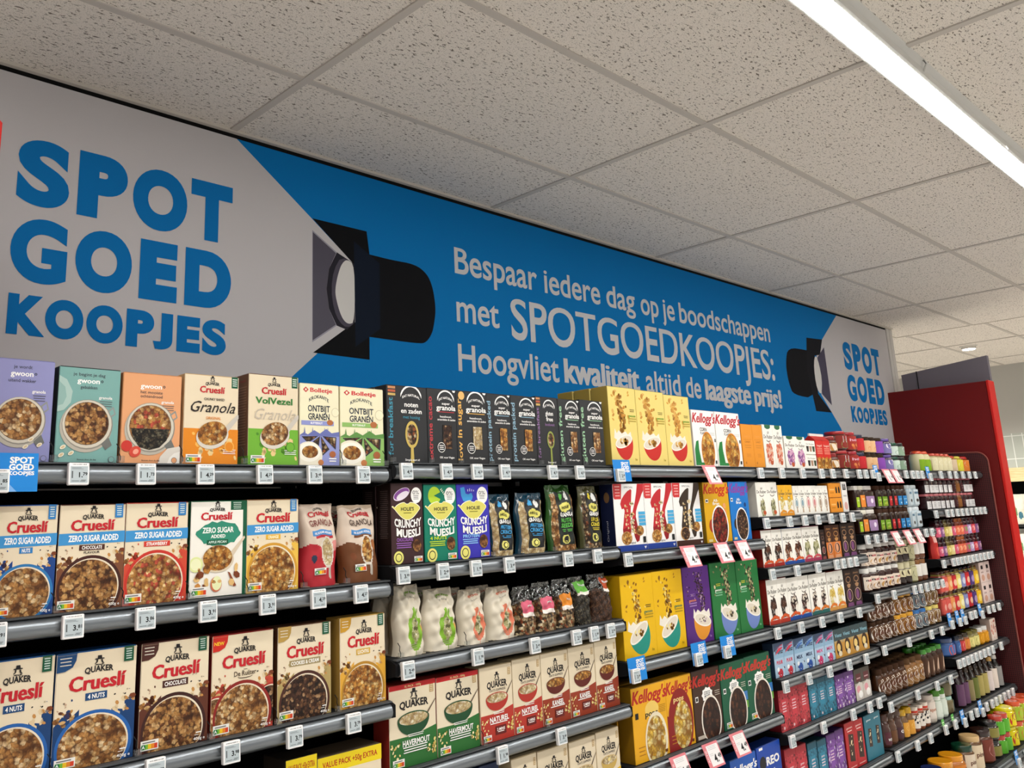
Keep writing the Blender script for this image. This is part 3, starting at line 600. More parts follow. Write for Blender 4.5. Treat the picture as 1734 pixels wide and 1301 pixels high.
mk('ab_yel', 'mustard yellow bran cereal box with red script', allbran('#d8a414', '#c8321c', 'red', WHT), '#dca716', '#8a6a10', depth=1, sd=lambda f: f.lines(.15, .85, .85, 20, .035, '#b08a24', .01))
mk('ab_blue', 'blue bran cereal box with purple script', allbran('#1a78cc', '#8a3aa0', 'dark', WHT), '#1a78cc', '#125090')
def pops(a):
    def draw(f):
        script(f, .8, '#b8241e', .14); 
        if a:
            f.e(.5, .36, .47, '#8a1a16', .68); f.p([(0, .0), (.5, .0), (.3, .42), (0, .5)], '#8a1a16'); f.t('pops', .46, .66, .38, .07, '#f0d48c', .03, sh=.1); f.e(.56, .32, .34, 'pop', .48)
        else:
            f.e(.56, .66, .2, '#ecc868', .14); f.t('pops', .54, .575, .36, .075, INK, .035, sh=.1); f.lines(.76, .98, .68, 5, .022, '#a87a10', .008)
            f.r(.07, .58, .16, .66, INK); f.e(.64, .24, .33, '#e8dcc0', .46); f.e(.63, .24, .28, 'pop', .4)
        f.r(.86, .04, .94, .08, '#6a3a10'); f.lines(.1, .3, .2, 3, .05, '#b87a14', .012)
    return draw
mk('pops', 'yellow cereal box with white bowl of golden puffs', pops(0), '#e8ab1c', '#8a6410', depth=1)
mk('pops_r', 'yellow cereal box with dark red oval', pops(1), '#e8ab1c', '#b07f12')
def coco(c):
    def draw(f):
        script(f, .79, '#c42e24', .13)
        f.p([(.5 + (.17 + .035 * (i % 2)) * cos(i * pi / 9), .625 + (.095 + .02 * (i % 2)) * sin(i * pi / 9)) for i in range(18)], WHT); f.t('COCO', .5, .63, .22, .045, INK, .03); f.t('POPS', .5, .575, .2, .045, INK, .03)
        f.r(.07, .55, .17, .63, WHT); f.r(.085, .565, .155, .615, '#222222'); f.lines(.76, .96, .64, 3, .03, '#d8d0c0', .008)
        if c: f.t('crunchy', .48, .5, .24, .04, '#b8e0c0', .02); f.r(.8, .36, 1, .5, '#3a78b8'); f.r(.82, .24, 1, .35, '#6aa83c')
        f.e(.58, .25, .36, '#f0e8dc', .46); f.e(.58, .25, .32, 'ball', .42); f.nutri(.08, .03, .22) if c else f.r(.05, .02, .3, .07, '#c8beb0')
    return draw
mk('coco', 'dark brown chocolate cereal box with red script', coco(0), '#40281a', '#2a180e')
mk('coco_g', 'dark green chocolate cereal box with red script', coco(1), '#12583c', '#0c3c28')
mk('k_blue', 'royal blue cereal box with white script', lambda f: (script(f, .72, WHT, .13), f.e(.5, .3, .34, 'pop', .4)), '#1c58b4', '#134080')
mk('oreo', 'deep blue cookie cereal box with white lettering', lambda f: (f.t('OREO', .52, .6, .8, .15, WHT, .04), f.e(.22, .67, .13, '#1a1a1a'), f.t("O's", .6, .38, .4, .12, WHT, .04), f.r(.1, .93, .25, .98, WHT), f.e(.45, .2, .33, 'ball', .3)), '#1746a8', '#103078')

# sprinkle cartons
def ruij(blob, base, rib, emb='#5e564c', top=None, bw=.34, vt=.58, sq=False):
    def draw(f):
        if top: f.r(0, .5, 1, 1, top); f.e(.5, .34, .22, '#e6e0d0', .7)
        f.t('De Ruijter', .5, .68, .88, .085, emb, .02); f.e(.5, .655, .22, emb, .12, a0=190, a1=350, n=12); f.e(.5, .675, .2, '#f4efe6' if not top else top, .12, a0=190, a1=350, n=12); f.r(.42, .79, .58, .8, emb)
        for s in range(3): f.p([(.44 + .06 * s, .81), (.46 + .06 * s, .86), (.48 + .06 * s, .81)], emb)
        if blob == 'tin': return
        pts = []
        rd = random.Random(5)
        for i in range(22):
            a = i * 2 * pi / 22; j = rd.uniform(.8, 1.15); pts.append((.5 + bw * j * cos(a) * (1 if not sq else 1.1), vt - .27 + .27 * j * sin(a) * (1.05 if sin(a) > 0 else .9)))
        f.p(pts, blob)
        if base: f.r(0, 0, 1, .09, base); f.p([(.08, .06), (.5, .13), (.95, .08), (.95, .15), (.5, .2), (.08, .12)], rib); f.e(.7, .26, .13, '#f2ece0', .16)
        else: f.e(.62, .12, .14, '#c0562e', .1)
    return draw
W = '#f8f5ec'
def mkR(key, desc, *a, bg=W, side='#8a2018', d=.05, **k): mk(key, desc, ruij(*a, **k), bg, side, d=d, name='sprinkle_carton', cat='sprinkle box', group='sprinkle cartons')
def gtop(f0): return lambda f: (f0(f), f.p([(.2, 1), (.8, 1), (.78, .93), (.6, .9), (.4, .9), (.22, .93)], '#2a6a44'))
K('r_coral', 'sprinkle_carton', 'sprinkle box', 'tall white sprinkle carton with coral sprinkles', 'sprinkle cartons', carton(W, '#d8d2c4', gtop(ruij('bitscor', None, None)), .05), .05)
K('r_pink', 'sprinkle_carton', 'sprinkle box', 'short white sprinkle carton with pink sprinkles', 'sprinkle cartons', carton(W, '#d8d2c4', gtop(ruij('bitspur', None, None)), .05), .05)
mk('r_mini', 'small white box with three small cups', lambda f: (f.t('De Ruijter', .5, .7, .8, .1, '#7c7468', .01), [f.p([(.12 + .3 * i, .2), (.3 + .3 * i, .2), (.34 + .3 * i, .6), (.08 + .3 * i, .6)], c) for i, c in enumerate(['#2a201c', '#b08a70', '#3a4a34'])]), W, '#d8d2c4', d=.05, name='sprinkle_carton', cat='sprinkle box', group='sprinkle cartons')
def gable(f):
    f.t('hagel', .5, .78, .7, .07, '#f0c8b8', .02); [f.r(.15, .7 - .06 * i, .85, .73 - .06 * i, '#e8907c') for i in range(4)]; f.p([(0, 0), (1, 0), (1, .34), (.8, .42), (.6, .34), (.4, .44), (.2, .36), (0, .42)], 'flake')
def redcart(w, h):
    d = .06; mb = MB(); hb = h * .8; mb.box(-w/2, w/2, -d/2, d/2, 0, hb, '#b8201c', .0016, {'f': '#d0281f'}); F(mb, w, hb, -d/2).t('', 0, 0, 1, .1, RED); gable(F(mb, w, hb, -d/2))
    mb.prism([(-d/2, hb), (d/2, hb), (.004, h - .012), (-.004, h - .012)], -w/2 + .001, w/2 - .001, '#c4251e'); mb.box(-w/2 + .002, w/2 - .002, -.004, .004, h - .013, h, '#ece4dc')
    return [(None, mb)]
K('redcart', 'gable_carton', 'carton', 'red gable top carton with white folded ridge', 'red gable cartons', redcart, .06)
mkR('r_white', 'white sprinkle carton with pale seed pattern', 'bitsgrn', None, None, bw=.22, vt=.5, side='#d8d2c4')
mkR('r_yel', 'yellow topped white sprinkle carton', 'bitsyel', '#e89a2c', '#e8962a', top='#f0b428', side='#d89a20')
def tin(c): return lambda f: (ruij('tin', None, None)(f), f.e(.5, .4, .3, c, .42), f.e(.5, .4, .24, '#f4efe6', .36), f.e(.5, .4, .17, c, .27), f.p([(.4, .08), (.6, .08), (.56, .3), (.46, .3)], '#b89a78'))
for k_, c_, d_ in (('r_tin_b', '#8aa8b4', 'pale blue'), ('r_tin_p', '#d88a8c', 'pink'), ('r_tin_g', '#a8927c', 'taupe')): mk(k_, f'white rusk sprinkle carton with {d_} circle motif', tin(c_), W, '#d8d2c4', d=.05, name='sprinkle_carton', cat='sprinkle box', group='sprinkle cartons')
mk('o_pack', 'orange pack with black bear shapes', lambda f: [f.p([(u - .06, .3), (u + .06, .3), (u + .07, .6), (u + .03, .75), (u - .03, .75), (u - .07, .6)], INK) for u in (.62, .84)] + [f.r(.08, .5, .45, .6, '#f4b868'), f.r(.08, .3, .4, .36, '#c87a14')], '#e8942a', '#c47818', d=.055, name='orange_pack', cat='carton', group='orange packs')
mk('w_tall', 'tall white carton with black label lines', lambda f: (f.r(.2, .72, .8, .92, '#262626'), f.lines(.28, .72, .88, 3, .05, WHT, .015), f.t('WHITE', .5, .5, .6, .05, '#444444', .01), f.e(.5, .2, .3, '#d8a8a0', .3)), '#eceae6', '#cfccc6', d=.05, name='white_carton', cat='carton', group='white cartons')
mkR('r_dark', 'white sprinkle carton with dark chocolate sprinkles, red base', 'bits', '#a82a24', '#d85a28')
mkR('r_milk', 'white sprinkle carton with milk chocolate sprinkles, blue base', 'bitsbrn', '#2450a0', '#d85a28', side='#2450a0')
mkR('r_gmix', 'white sprinkle carton with olive sprinkles, magenta base', 'bitsgrn', '#a83a5c', '#d0505c', side='#a83a5c')
mkR('f_dark', 'white flake carton with dark flakes, red base', 'bits', '#b83a28', '#d85a28', bw=.3)
mkR('f_mix', 'white flake carton with mixed flakes, blue base', 'bitsmix', '#2450a0', '#d85a28', bw=.32, side='#241c1c')
mkR('f_duo', 'white flake carton with two tone flakes, teal base', 'bitsmix', '#2f6a66', '#d8782c', bw=.26, side='#241c1c')
mkR('f_yel', 'white flake carton with pale yellow flakes', 'bitsyel', '#e0a050', '#e07a2c', bw=.36)
def choc(c, c2, c3): return lambda f: (f.t('choco', .5, .86, .6, .05, c2, .02), f.e(.5, .72, .3, c2, .18), f.e(.5, .72, .24, c, .13), f.p([(.25, .58), (.5, .62), (.75, .58), (.62, .5), (.38, .5)], c2), f.e(.5, .3, .36, '#d8b4a0', .34), f.e(.5, .3, .32, c, .3), f.e(.46, .3, .18, c3, .26), f.p([(.1, 0), (.9, 0), (.8, .1), (.2, .1)], c3))
mk('ch_slim', 'slim dark brown chocolate carton', choc('#2a1a16', '#7a5a4a', '#8a4a4a'), '#2c1c18', '#1a100e', d=.05, name='chocolate_carton', cat='carton', group='chocolate cartons')
mk('ch_oran', 'brown chocolate carton with orange lower half', lambda f: (f.r(0, 0, 1, .48, '#d87a34'), choc('#4a2818', '#c08a50', '#e0a078')(f)), '#4a2a1a', '#2c180e', d=.05, name='chocolate_carton', cat='carton', group='chocolate cartons')
mk('ch_dark', 'dark brown chocolate carton with mauve ring', choc('#2e1c18', '#a8805c', '#7c4a78'), '#30201a', '#1c1210', d=.05, name='chocolate_carton', cat='carton', group='chocolate cartons')
def venz(c, low, lc, tx): return lambda f: (f.r(0, .55, 1, 1, '#8fb4d0'), f.p([(0, .75), (1, .95), (1, 1), (0, 1)], '#3a4c68'), f.t('Venz', .5, .68, .82, .13, c, .035, sh=.25, rot=0), f.p([(.1, .66), (.9, .82), (.92, .86), (.5, .84)], lc), f.p([(.2, .84), (.9, .93), (.95, .9), (.5, .87)], lc), f.t(tx, .5, .38, .62, .1, lc if tx != 'MELK' else '#1c2c54', .03), f.e(.5, .12, .24, low, .2), f.e(.3, .24, .12, '#eef2f6', .1), f.bits(10, zone(.05, .02, .95, .3), .05, [low, '#3a2018', '#e8eef4'], 4))
for k_, d_, a_ in (('v_puur', 'pale blue sprinkle carton with red swoosh and red ball', ('#241c2c', '#c02a3c', '#d83a54', 'PUUR')), ('v_melk', 'pale blue sprinkle carton with navy lettering and blue ball', ('#1c2c54', '#2450a0', '#4a78c0', 'MELK')), ('v_pink', 'pale blue sprinkle carton with pink lettering', ('#2c2040', '#c8386c', '#d85a8c', 'MIX'))):
    mk(k_, d_, venz(*a_), '#a8c4dc', '#22344c', d=.05, name='sprinkle_carton', cat='sprinkle box', group='sprinkle cartons')
mk('v_dog', 'teal and golden sprinkle carton with cookie pieces', lambda f: (f.r(0, .6, 1, 1, '#3a4c50'), f.t('Venz', .5, .72, .82, .12, '#8fc0d0', .03, sh=.25), f.p([(0, 0), (1, 0), (1, .5), (.5, .62), (0, .5)], '#c8923c'), f.e(.5, .34, .34, '#3a2418', .4), f.e(.45, .36, .2, '#e8c878', .2), f.e(.56, .14, .2, '#e8dcc0', .14)), '#b8a070', '#26343a', d=.05, name='sprinkle_carton', cat='sprinkle box', group='sprinkle cartons')
def flk(tex, pan, tx='vlokken', win=True): return lambda f: (f.r(.02, 0, .98, .86, tex), f.p([(.28, .3), (.72, .3), (.78, .72), (.22, .72)], pan), f.t('gwoon', .5, .62, .34, .045, '#f0dce0', .02), [f.r(.3, .55 - .06 * i, .68, .575 - .06 * i, '#e8ccd4') for i in range(3)], f.e(.3, .08, .07, '#e8d0d4'))
mk('p_red', 'red chocolate flake pack', flk('spk_red', '#c83844'), '#a82834', '#7c1a24', d=.055, name='flake_pack', cat='flake pack', group='chocolate flake packs')
mk('p_blue', 'petrol blue chocolate flake pack', flk('spk_blu', '#2f86a4'), '#1c5468', '#123a48', d=.055, name='flake_pack', cat='flake pack', group='chocolate flake packs')
mk('p_pur', 'purple chocolate flake pack', flk('spk_pur', '#8450a8'), '#5a3074', '#3c1e50', d=.055, name='flake_pack', cat='flake pack', group='chocolate flake packs')
mk('p_wht', 'grey and white sprinkle pack with dark red label', lambda f: (f.r(0, .55, 1, 1, '#4a443c'), f.r(.2, .6, .85, .85, '#5e2026'), f.r(.28, .68, .78, .72, '#c8a0a4'), f.p([(0, 0), (1, 0), (1, .5), (.55, .58), (0, .45)], '#cfc8c0'), f.e(.4, .35, .25, '#dc98a0', .2), f.e(.6, .18, .26, WHT, .2)), '#b0a89c', '#3c3832', d=.055, name='flake_pack', cat='flake pack', group='chocolate flake packs')
def dots(c): return lambda f: (f.t('gwoon', .5, .86, .6, .04, '#f0d8d0', .02), f.r(.25, .8, .75, .82, '#f0d8d0'), f.p([(.25, .2), (.78, .16), (.84, .72), (.3, .76)], '#38231a'), f.bits(9, zone(.32, .24, .74, .7), .06, ['#f0e0b8', '#e8d0a0'], 5), f.r(.15, .06, .85, .08, '#e8b0a8'))
mk('p_rch', 'bright red chocolate pack with speckled dark bar', dots(0), '#b8262a', '#7c161c', d=.055, name='flake_pack', cat='flake pack', group='chocolate flake packs')
mk('p_teal', 'wide teal chocolate pack with two speckled dark bars', lambda f: [(f.t('gwoon', u, .86, .26, .04, '#e8f0f0', .02), f.p([(u - .1, .3), (u + .09, .28), (u + .11, .68), (u - .08, .7)], '#38231a'), f.bits(8, zone(u - .07, .33, u + .07, .66), .03, ['#f0e0b8'], 5)) for u in (.27, .74)], '#2c7488', '#1a4c5c', d=.055, name='flake_pack', cat='flake pack', group='chocolate flake packs')
# ------------------------------------------------------------------ bags
def bag(rast, side, draw=None, d=.07, nu=44, nv=60, top=.93, lean=0., crimp=.25, topw=.94):
    def make(w, h):
        mb = MB(); rd = random.Random(int(w * 1e4)); ph = [rd.uniform(0, 6.3) for _ in range(6)]
        def half(v):       # half depth at height v
            v = min(max(v, 0), 1)
            return d / 2 * (1 - .12 * v) * (1 if v < top * .55 else max(.06, cos((v - top * .55) / (1 - top * .55) * pi / 2) ** .8))
        def xs(u, v): return (u - .5) * w * (1 - (1 - topw) * v) + lean * v * w + .004 * sin(9 * v + ph[0]) * (abs(u - .5) * 2)
        def pt(u, v, sgn, l=0):
            e = max(0., 1 - (2 * u - 1) ** 4) ** .6
            wr = .0022 * sin(23 * u + 7 * v + ph[1]) * sin(11 * v + ph[2]) + .0016 * sin(31 * v - 9 * u + ph[3])
            wr *= crimp * 4 * (.3 + .7 * v) * e
            return (xs(u, v), sgn * (half(v) * e + wr + l), v * h + .003 * sin(14 * u + ph[4]) * v)
        vs = [pt(i / nu, j / nv, -1) for j in range(nv + 1) for i in range(nu + 1)]
        fs = []; ks = []
        for j in range(nv):
            for i in range(nu):
                a = j * (nu + 1) + i; fs.append((a, a + 1, a + nu + 2, a + nu + 1)); ks.append(rast((i + .5) / nu, (j + .5) / nv))
        mb.add(vs, fs, ks, True)
        n2 = 12; vs = [pt(i / n2, j / 20, 1) for j in range(21) for i in range(n2 + 1)]
        mb.add(vs, [(j * (n2 + 1) + i, (j + 1) * (n2 + 1) + i, (j + 1) * (n2 + 1) + i + 1, j * (n2 + 1) + i + 1) for j in range(20) for i in range(n2)], side, True)
        mb.box(-w * .46, w * .46, -d * .42, d * .42, 0, .002, side)
        t0 = h + .0005; mb.box(xs(.02, 1), xs(.98, 1), -.0025, .0025, h - .012, h + .002, rast(.5, .995), .001)
        if draw:
            f = F(mb, w, h, 0, lambda x, z, l: pt(x / w + .5, z / h, -1, l * 4 + .0012)); draw(f)
        return [(None, mb)]
    return make
def inr(u, v, a, b, c, d): return a <= u <= c and b <= v <= d
def ell(u, v, cu, cv, a, b, r=0):
    x, y = u - cu, v - cv; x, y = x * cos(r) + y * sin(r), -x * sin(r) + y * cos(r)
    return (x / a) ** 2 + (y / b) ** 2 < 1
def gbag(top, low, food):
    def rast(u, v):
        if v > .96: return top
        if ell(u, v, .62, .41, .14, .17, .25): return food
        if ell(u, v, .62, .41, .17, .2, .25): return '#d8d0c4'
        if abs(u - .68 - (.3 - v) * .1) < .03 and .08 < v < .26: return '#b8b0a4'
        if inr(u, v, .22, .62, .78, .68): return '#4a8cc8'
        if inr(u, v, .3, .59, .8, .615): return low
        if ell(u, v, .25, .34, .07, .05): return '#243048' if low == '#b42a34' else '#7a4426'
        if ell(u, v, .82, .48, .12, .07): return '#d88a84' if low == '#b42a34' else '#a8683c'
        if v < .47 + .05 * sin(7 * u): return low
        return '#d8c6b4'
    def draw(f):
        f.t('QUAKER', .5, .93, .3, .026, INK, .02); f.t('Cruesl\u00ed', .5, .86, .62, .065, RED, .036, sh=.04); f.t('GRANOLA', .52, .74, .66, .075, '#7a3028' if low == '#b42a34' else '#402418', .012); f.t('0% SUGAR ADDED', .5, .635, .46, .026, WHT, .02)
        f.nutri(.25, .14, .3)
    return rast, draw
r_, d_ = gbag('#cbb9a8', '#b42a34', 'oat'); K('bag_red', 'granola_bag', 'granola bag', 'cream and crimson granola bag with silver spoon', 'granola bags', bag(r_, '#8a7a68', d_, .075), .075, 0)
r_, d_ = gbag('#b8a48e', '#6e4224', 'gold'); K('bag_brown', 'granola_bag', 'granola bag', 'cream and brown granola bag with silver spoon', 'granola bags', bag(r_, '#7a6048', d_, .075, lean=-.05), .075, 1)
def hbag(edge, foil, tc, food):
    def rast(u, v):
        if v > .95 or u < .07 or u > .95: return '%' + edge
        if ell(u, v, .55, .66, .24, .07): return '#ddd56a'
        if ell(u, v, .45, .83, .1, .055): return tc
        if ell(u, v, .68, .83, .09, .07): return '#e8e8e4'
        if ell(u, v, .5, .17, .14, .07): return '#e9e27c'
        if inr(u, v, .24, .09, .86, .9): return foil
        if v > .86: return '%' + edge
        return food
    def draw(f):
        f.t('HOLIE', .55, .64, .3, .04, INK, .025); f.t('GRANOLA', .56, .52, .52, .06, WHT, .03); f.t('PROTEIN' if tc == '#3fa0d8' else 'NUTS &' if tc == '#5cb84c' else 'LOW CARB', .56, .43, .46, .06, tc, .03); f.t('CRUNCH' if tc != '#5cb84c' else 'SEEDS', .56, .35, .46, .06, tc, .03); f.lines(.36, .76, .31, 2, .025, tc, .01)
        f.e(.5, .17, .08, INK); f.e(.5, .17, .06, '#e9e27c')
    return bag(rast, '%' + edge, draw, .06, crimp=.4)
K('hb_prot', 'granola_bag', 'granola bag', 'black and navy granola bag with blue lettering', 'black granola bags', hbag('#173a4c', '#1e2022', '#3fa0d8', 'oat'), .06)
K('hb_nuts', 'granola_bag', 'granola bag', 'black granola bag with green foil edges', 'black granola bags', hbag('#2f5a24', '#1e2420', '#5cb84c', 'oatnut'), .06)
K('hb_low', 'granola_bag', 'granola bag', 'black granola bag with olive foil edges, yellow lettering', 'black granola bags', hbag('#5a5838', '#22221c', '#e2cf3a', 'mues'), .06)
def kbag(leaf, edge):
    def rast(u, v):
        if v > .985: return '#b8ac98'
        if ell(u, v, .56, .34, .13, .19): return 'bitsgrn'
        if ell(u, v, .56, .37, .25, .31) and not (v > .54 and abs(u - .56) > .1 * (1 + sin(40 * u))): return leaf
        if abs(u - .56) < .012 and v < .1: return leaf
        if ell(u, v, .86, .36, .05, .07): return edge
        return '#ded5c2'
    def draw(f):
        f.t('gwoon', .55, .88, .42, .045, leaf, .015); f.t('je bent', .55, .81, .36, .03, '#8a8478', .0); f.lines(.32, .6, .16, 3, .03, '#a8a090', .008)
    return bag(rast, '#b9ad97', draw, .08, crimp=.7, topw=.86)
K('kr_green', 'muesli_bag', 'muesli bag', 'crumpled off-white paper muesli bag with green leaf', 'paper muesli bags', kbag('#7fae2e', '#d8a04c'), .08, 1)
K('kr_coral', 'muesli_bag', 'muesli bag', 'crumpled off-white paper muesli bag with coral leaf', 'paper muesli bags', kbag('#d8785a', '#8a4a30'), .08, 1)
def clbag(lab, food, lo=.3, pos=(.2, .38, .92, .7)):
    def rast(u, v): 
        if inr(u, v, *pos): return lab if v > pos[1] + .07 else '#f0e8e0'
        return food if v < .62 + .1 * sin(6 * u) else 'film'
    def draw(f): f.t('gwoon', (pos[0] + pos[2]) / 2, pos[1] + .2, .34, .05, WHT, .03)
    return bag(rast, 'film', draw, .08, nu=40, nv=48, crimp=.6, topw=.84)
K('cl_pink', 'muesli_bag', 'muesli bag', 'clear bag of muesli with pink label', 'clear muesli bags', clbag('#d8647c', 'mues'), .08)
K('cl_org', 'muesli_bag', 'muesli bag', 'clear bag of muesli with orange label', 'clear muesli bags', clbag('#e08a24', 'mues'), .08)
K('cl_green', 'muesli_bag', 'muesli bag', 'clear bag of dark seeds with green label', 'clear muesli bags', clbag('#6cb84a', 'seed', pos=(.12, .62, .9, .92)), .08)
K('cl_lin', 'muesli_bag', 'muesli bag', 'clear bag of brown linseed with rust label', 'clear muesli bags', clbag('#c0522c', 'lin', pos=(.55, .62, .98, .92)), .08)
def pouch(c1, c2, c3):
    def rast(u, v):
        if ell(u, v, .6, .28, .24, .2): return c3
        if inr(u, v, .2, .6, .85, .85): return c2
        return c1
    return bag(rast, c1, None, .05, nu=16, nv=18)
K('i_bag', 'sauce_pouch', 'pouch', 'red stand-up pouch at shelf start', 'red pouches', pouch('#b82a24', '#e8b0a8', '#d8604c'), .05)

# ------------------------------------------------------------------ jars and bottles
def arc_label(mb, r, z0, z1, k, a0=-125, a1=-55, pw=None, seg=14, lift=.0008, draw=None):
    def q(a, z, l=0):
        c, s = cos(a), sin(a); m = 1 if not pw else (abs(c) ** pw + abs(s) ** pw) ** (-1 / pw)
        return ((r + l) * m * c, (r + l) * m * s, z)
    A = [radians(a0 + (a1 - a0) * i / seg) for i in range(seg + 1)]
    mb.add([q(a, z0, lift) for a in A] + [q(a, z1, lift) for a in A], [(i, i + 1, seg + 2 + i, seg + 1 + i) for i in range(seg)], k, True)
    if draw:
        w = r * radians(a1 - a0); h = z1 - z0
        f = F(mb, w, h, 0, lambda x, z, l: q(radians((a0 + a1) / 2) + x / r, z0 + z, lift + .0005 + l)); draw(f)
def jar(body, lid, label, draw=None, lv=(.12, .72), lidh=.2, pw=None, la=(-155, -25), shoulder=.9, lidr=.86, foot=.92, cap2=None):
    """body colour, lid colour, label colour; label spans lv of the height"""
    def make(w, h):
        r = w / 2 * (.98 if not pw else .93); hb = h * (1 - lidh)
        b = MB(); b.lathe([(r * foot * .9, 0), (r * foot, .003), (r, .012), (r, hb * .82), (r * .97, hb * .9), (r * shoulder, hb * .97), (r * lidr * .93, hb), (r * lidr * .93, hb + .002)], body, 22, pw=pw)
        l = MB(); rl = r * lidr; l.lathe([(rl * .98, hb - .001), (rl, hb + .001), (rl, h - .004), (rl * .95, h - .001), (rl * .8, h - .0015), (rl * .3, h - .0015)], lid, 22, pw=pw)
        out = [(None, b), ('lid', l)]
        if cap2: l.lathe([(rl * 1.01, hb + .001), (rl * 1.01, hb + (h - hb) * .4)], cap2, 22, pw=pw)
        if label:
            m = MB(); arc_label(m, r, hb * lv[0], hb * lv[1], label, *la, pw=pw, draw=draw); out.append(('label', m))
        return out
    return make
def J(key, desc, *a, group='spread jars', name='spread_jar', cat='jar', depth=0, **k): K(key, name, cat, desc, group, jar(*a, **k), 'w', depth)
tl = lambda t, c, v=.5, w=.5, h=.2: (lambda f: f.t(t, .5, v, w, h, c, .03))
J('j_spec', 'small red lidded jar with cream biscuit label', '%#5a2a1a', '%#8a1a1c', '#e8dcc8', lambda f: f.e(.4, .45, .2, '#b8803c', .22), lidh=.24)
J('j_big', 'large red lidded jar with brown spread', '%#4a1c14', '%#a81c20', '#8a2a20', lambda f: (f.r(.3, .45, .5, .95, '#e0d8dc'), f.e(.4, .25, .2, '#8a7a4a', .2)), lidh=.16, lv=(.1, .9))
J('j_haz', 'red lidded hazelnut spread jar with pink lettering', '%#7a2018', '%#a81c28', '#a83028', lambda f: (f.t('hela', .5, .62, .7, .2, '#f0b8c8', .03), f.bits(8, zone(.1, .1, .9, .45), .1, ['#e0884c', '#c8602c'], 3)), lidh=.17, lv=(.08, .92))
J('j_red', 'navy lidded jar with plain red label', '%#5a3020', '%#1c2240', '#cc2a30', lambda f: f.lines(.25, .75, .7, 3, .16, '#e89090', .05), lidh=.2, lv=(.1, .95))
J('j_crm', 'dark lidded jar with peach cream label', '%#3a2a1c', '!#3a2c20', '#e8bc8c', lambda f: (f.r(.1, .86, .6, 1, '#f0e6d0'), f.e(.5, .3, .2, '#d8905c', .15)), lidh=.2, lv=(.08, .96))
J('j_pur', 'dark lidded jar with purple and pink label', '%#3a2430', '!#3c2e24', '#8a4ab0', lambda f: (f.r(0, .85, 1, 1, '#e8e0c8'), f.r(.05, .66, .95, .72, '#f0d8f0')), lidh=.2, lv=(.06, .96))
J('j_vio', 'violet lidded jar with lilac label', '%#3c2840', '%#5a4090', '#8078b0', lambda f: f.e(.4, .8, .2, '#f0e8f4', .16), lidh=.18, lv=(.06, .8))
J('j_grn', 'green lidded jar with white and green label', '%#2a2c24', '%#0f4a34', '#cfe0d4', lambda f: (f.r(.05, .55, .95, .8, '#2a5a48'), f.e(.5, .3, .25, '#5a8a6a', .15)), lidh=.2, lv=(.08, .9))
J('j_gr2', 'black lidded jar with grey green label', '%#24261f', '%#1a1c1a', '#8fa890', lambda f: (f.r(.05, .1, .95, .4, '#6aa85c'), f.e(.5, .68, .22, '#e8e0e8', .16)), lidh=.2, lv=(.08, .9))
SQ = dict(pw=5, group='chocolate spread jars', lidh=.17, la=(-128, -52))
ch_ = '%#2f1a12'
J('s_lime', 'white lidded square jar with lime label', ch_, '#e4e0d8', '#a8c82c', tl('nuss', '#f0f0c0', .6), lv=(.12, .62), **SQ)
J('s_oran', 'white lidded square jar with orange label', ch_, '#dcd8c8', '#e88a34', tl('duo', '#f8d8a0', .6), lv=(.12, .72), **SQ)
J('s_lil', 'wide white lidded square jar with lilac label', ch_, '#dcd6cf', '#a584b0', lambda f: (f.r(0, 0, 1, .3, '#2a5a40'), f.e(.6, .55, .16, '#f0e4f4', .16)), lv=(.12, .66), **SQ)
J('s_lim2', 'brown lidded square jar with light green label', ch_, '!#3c2417', '#78a428', lambda f: (f.t('gwoon', .5, .6, .66, .16, '#e4f0a0', .03), f.bits(8, zone(.15, .1, .85, .4), .1, ['#c8d85c', '#b8903c'], 3)), lv=(.12, .62), **SQ)
J('s_red', 'brown lidded square jar with red label', ch_, '!#3c2417', '#cc3034', lambda f: (f.t('gwoon', .5, .6, .66, .16, '#f4b8a8', .03), f.p([(.3, .1), (.5, .4), (.7, .1)], '#7a1a18')), lv=(.12, .62), **SQ)
J('s_blu', 'brown lidded square jar with blue label', ch_, '!#3c2417', '#2a80c0', lambda f: (f.t('gwoon', .5, .6, .66, .16, '#a8dcf4', .03), f.e(.6, .25, .16, '#c8e4f4', .12)), lv=(.12, .62), **SQ)
J('s_pal', 'pale blue square spread tub with cookie print', '#b8c8d0', '#d4dce0', '#c8d4da', lambda f: (f.r(.1, .7, .9, .85, '#5a7a90'), f.e(.55, .28, .28, '#3a3430', .2)), lv=(.1, .95), **SQ)
NU = dict(group='hazelnut spread jars', lidh=.2)
def nut(f): f.t('n', .22, .66, .14, .2, INK, .04); f.t('utella', .6, .66, .6, .2, '#c8505a', .035); f.e(.5, .25, .33, '#c89a5a', .2); f.e(.56, .3, .2, '#5a2e18', .14)
J('n_big', 'large white lidded hazelnut spread jar, cream label', '%#38201a', '#e8e6e0', '#ecdccc', nut, lv=(.12, .8), **NU)
J('n_sml', 'smaller white lidded hazelnut spread jar, cream label', '%#38201a', '#e8e6e0', '#ecdccc', nut, lv=(.12, .7), lidr=.9, **{**NU, 'lidh': .17})
J('n_fig', 'dark spread jar with cream figure topped lid', '%#2e1e18', '#cfc8a4', '#d8d0a8', lambda f: f.e(.5, .6, .3, '#3a2c20', .22), lidh=.3, group='hazelnut spread jars', lv=(.5, .95))
J('n_olv', 'olive cream spread jar with round emblem', '%#8a8458', '#b8b088', '#c8c49c', lambda f: (f.e(.5, .55, .34, '#6a6a44', .3), f.e(.5, .55, .3, '#d8d4b4', .26)), lidh=.22, group='hazelnut spread jars', lv=(.1, .9))
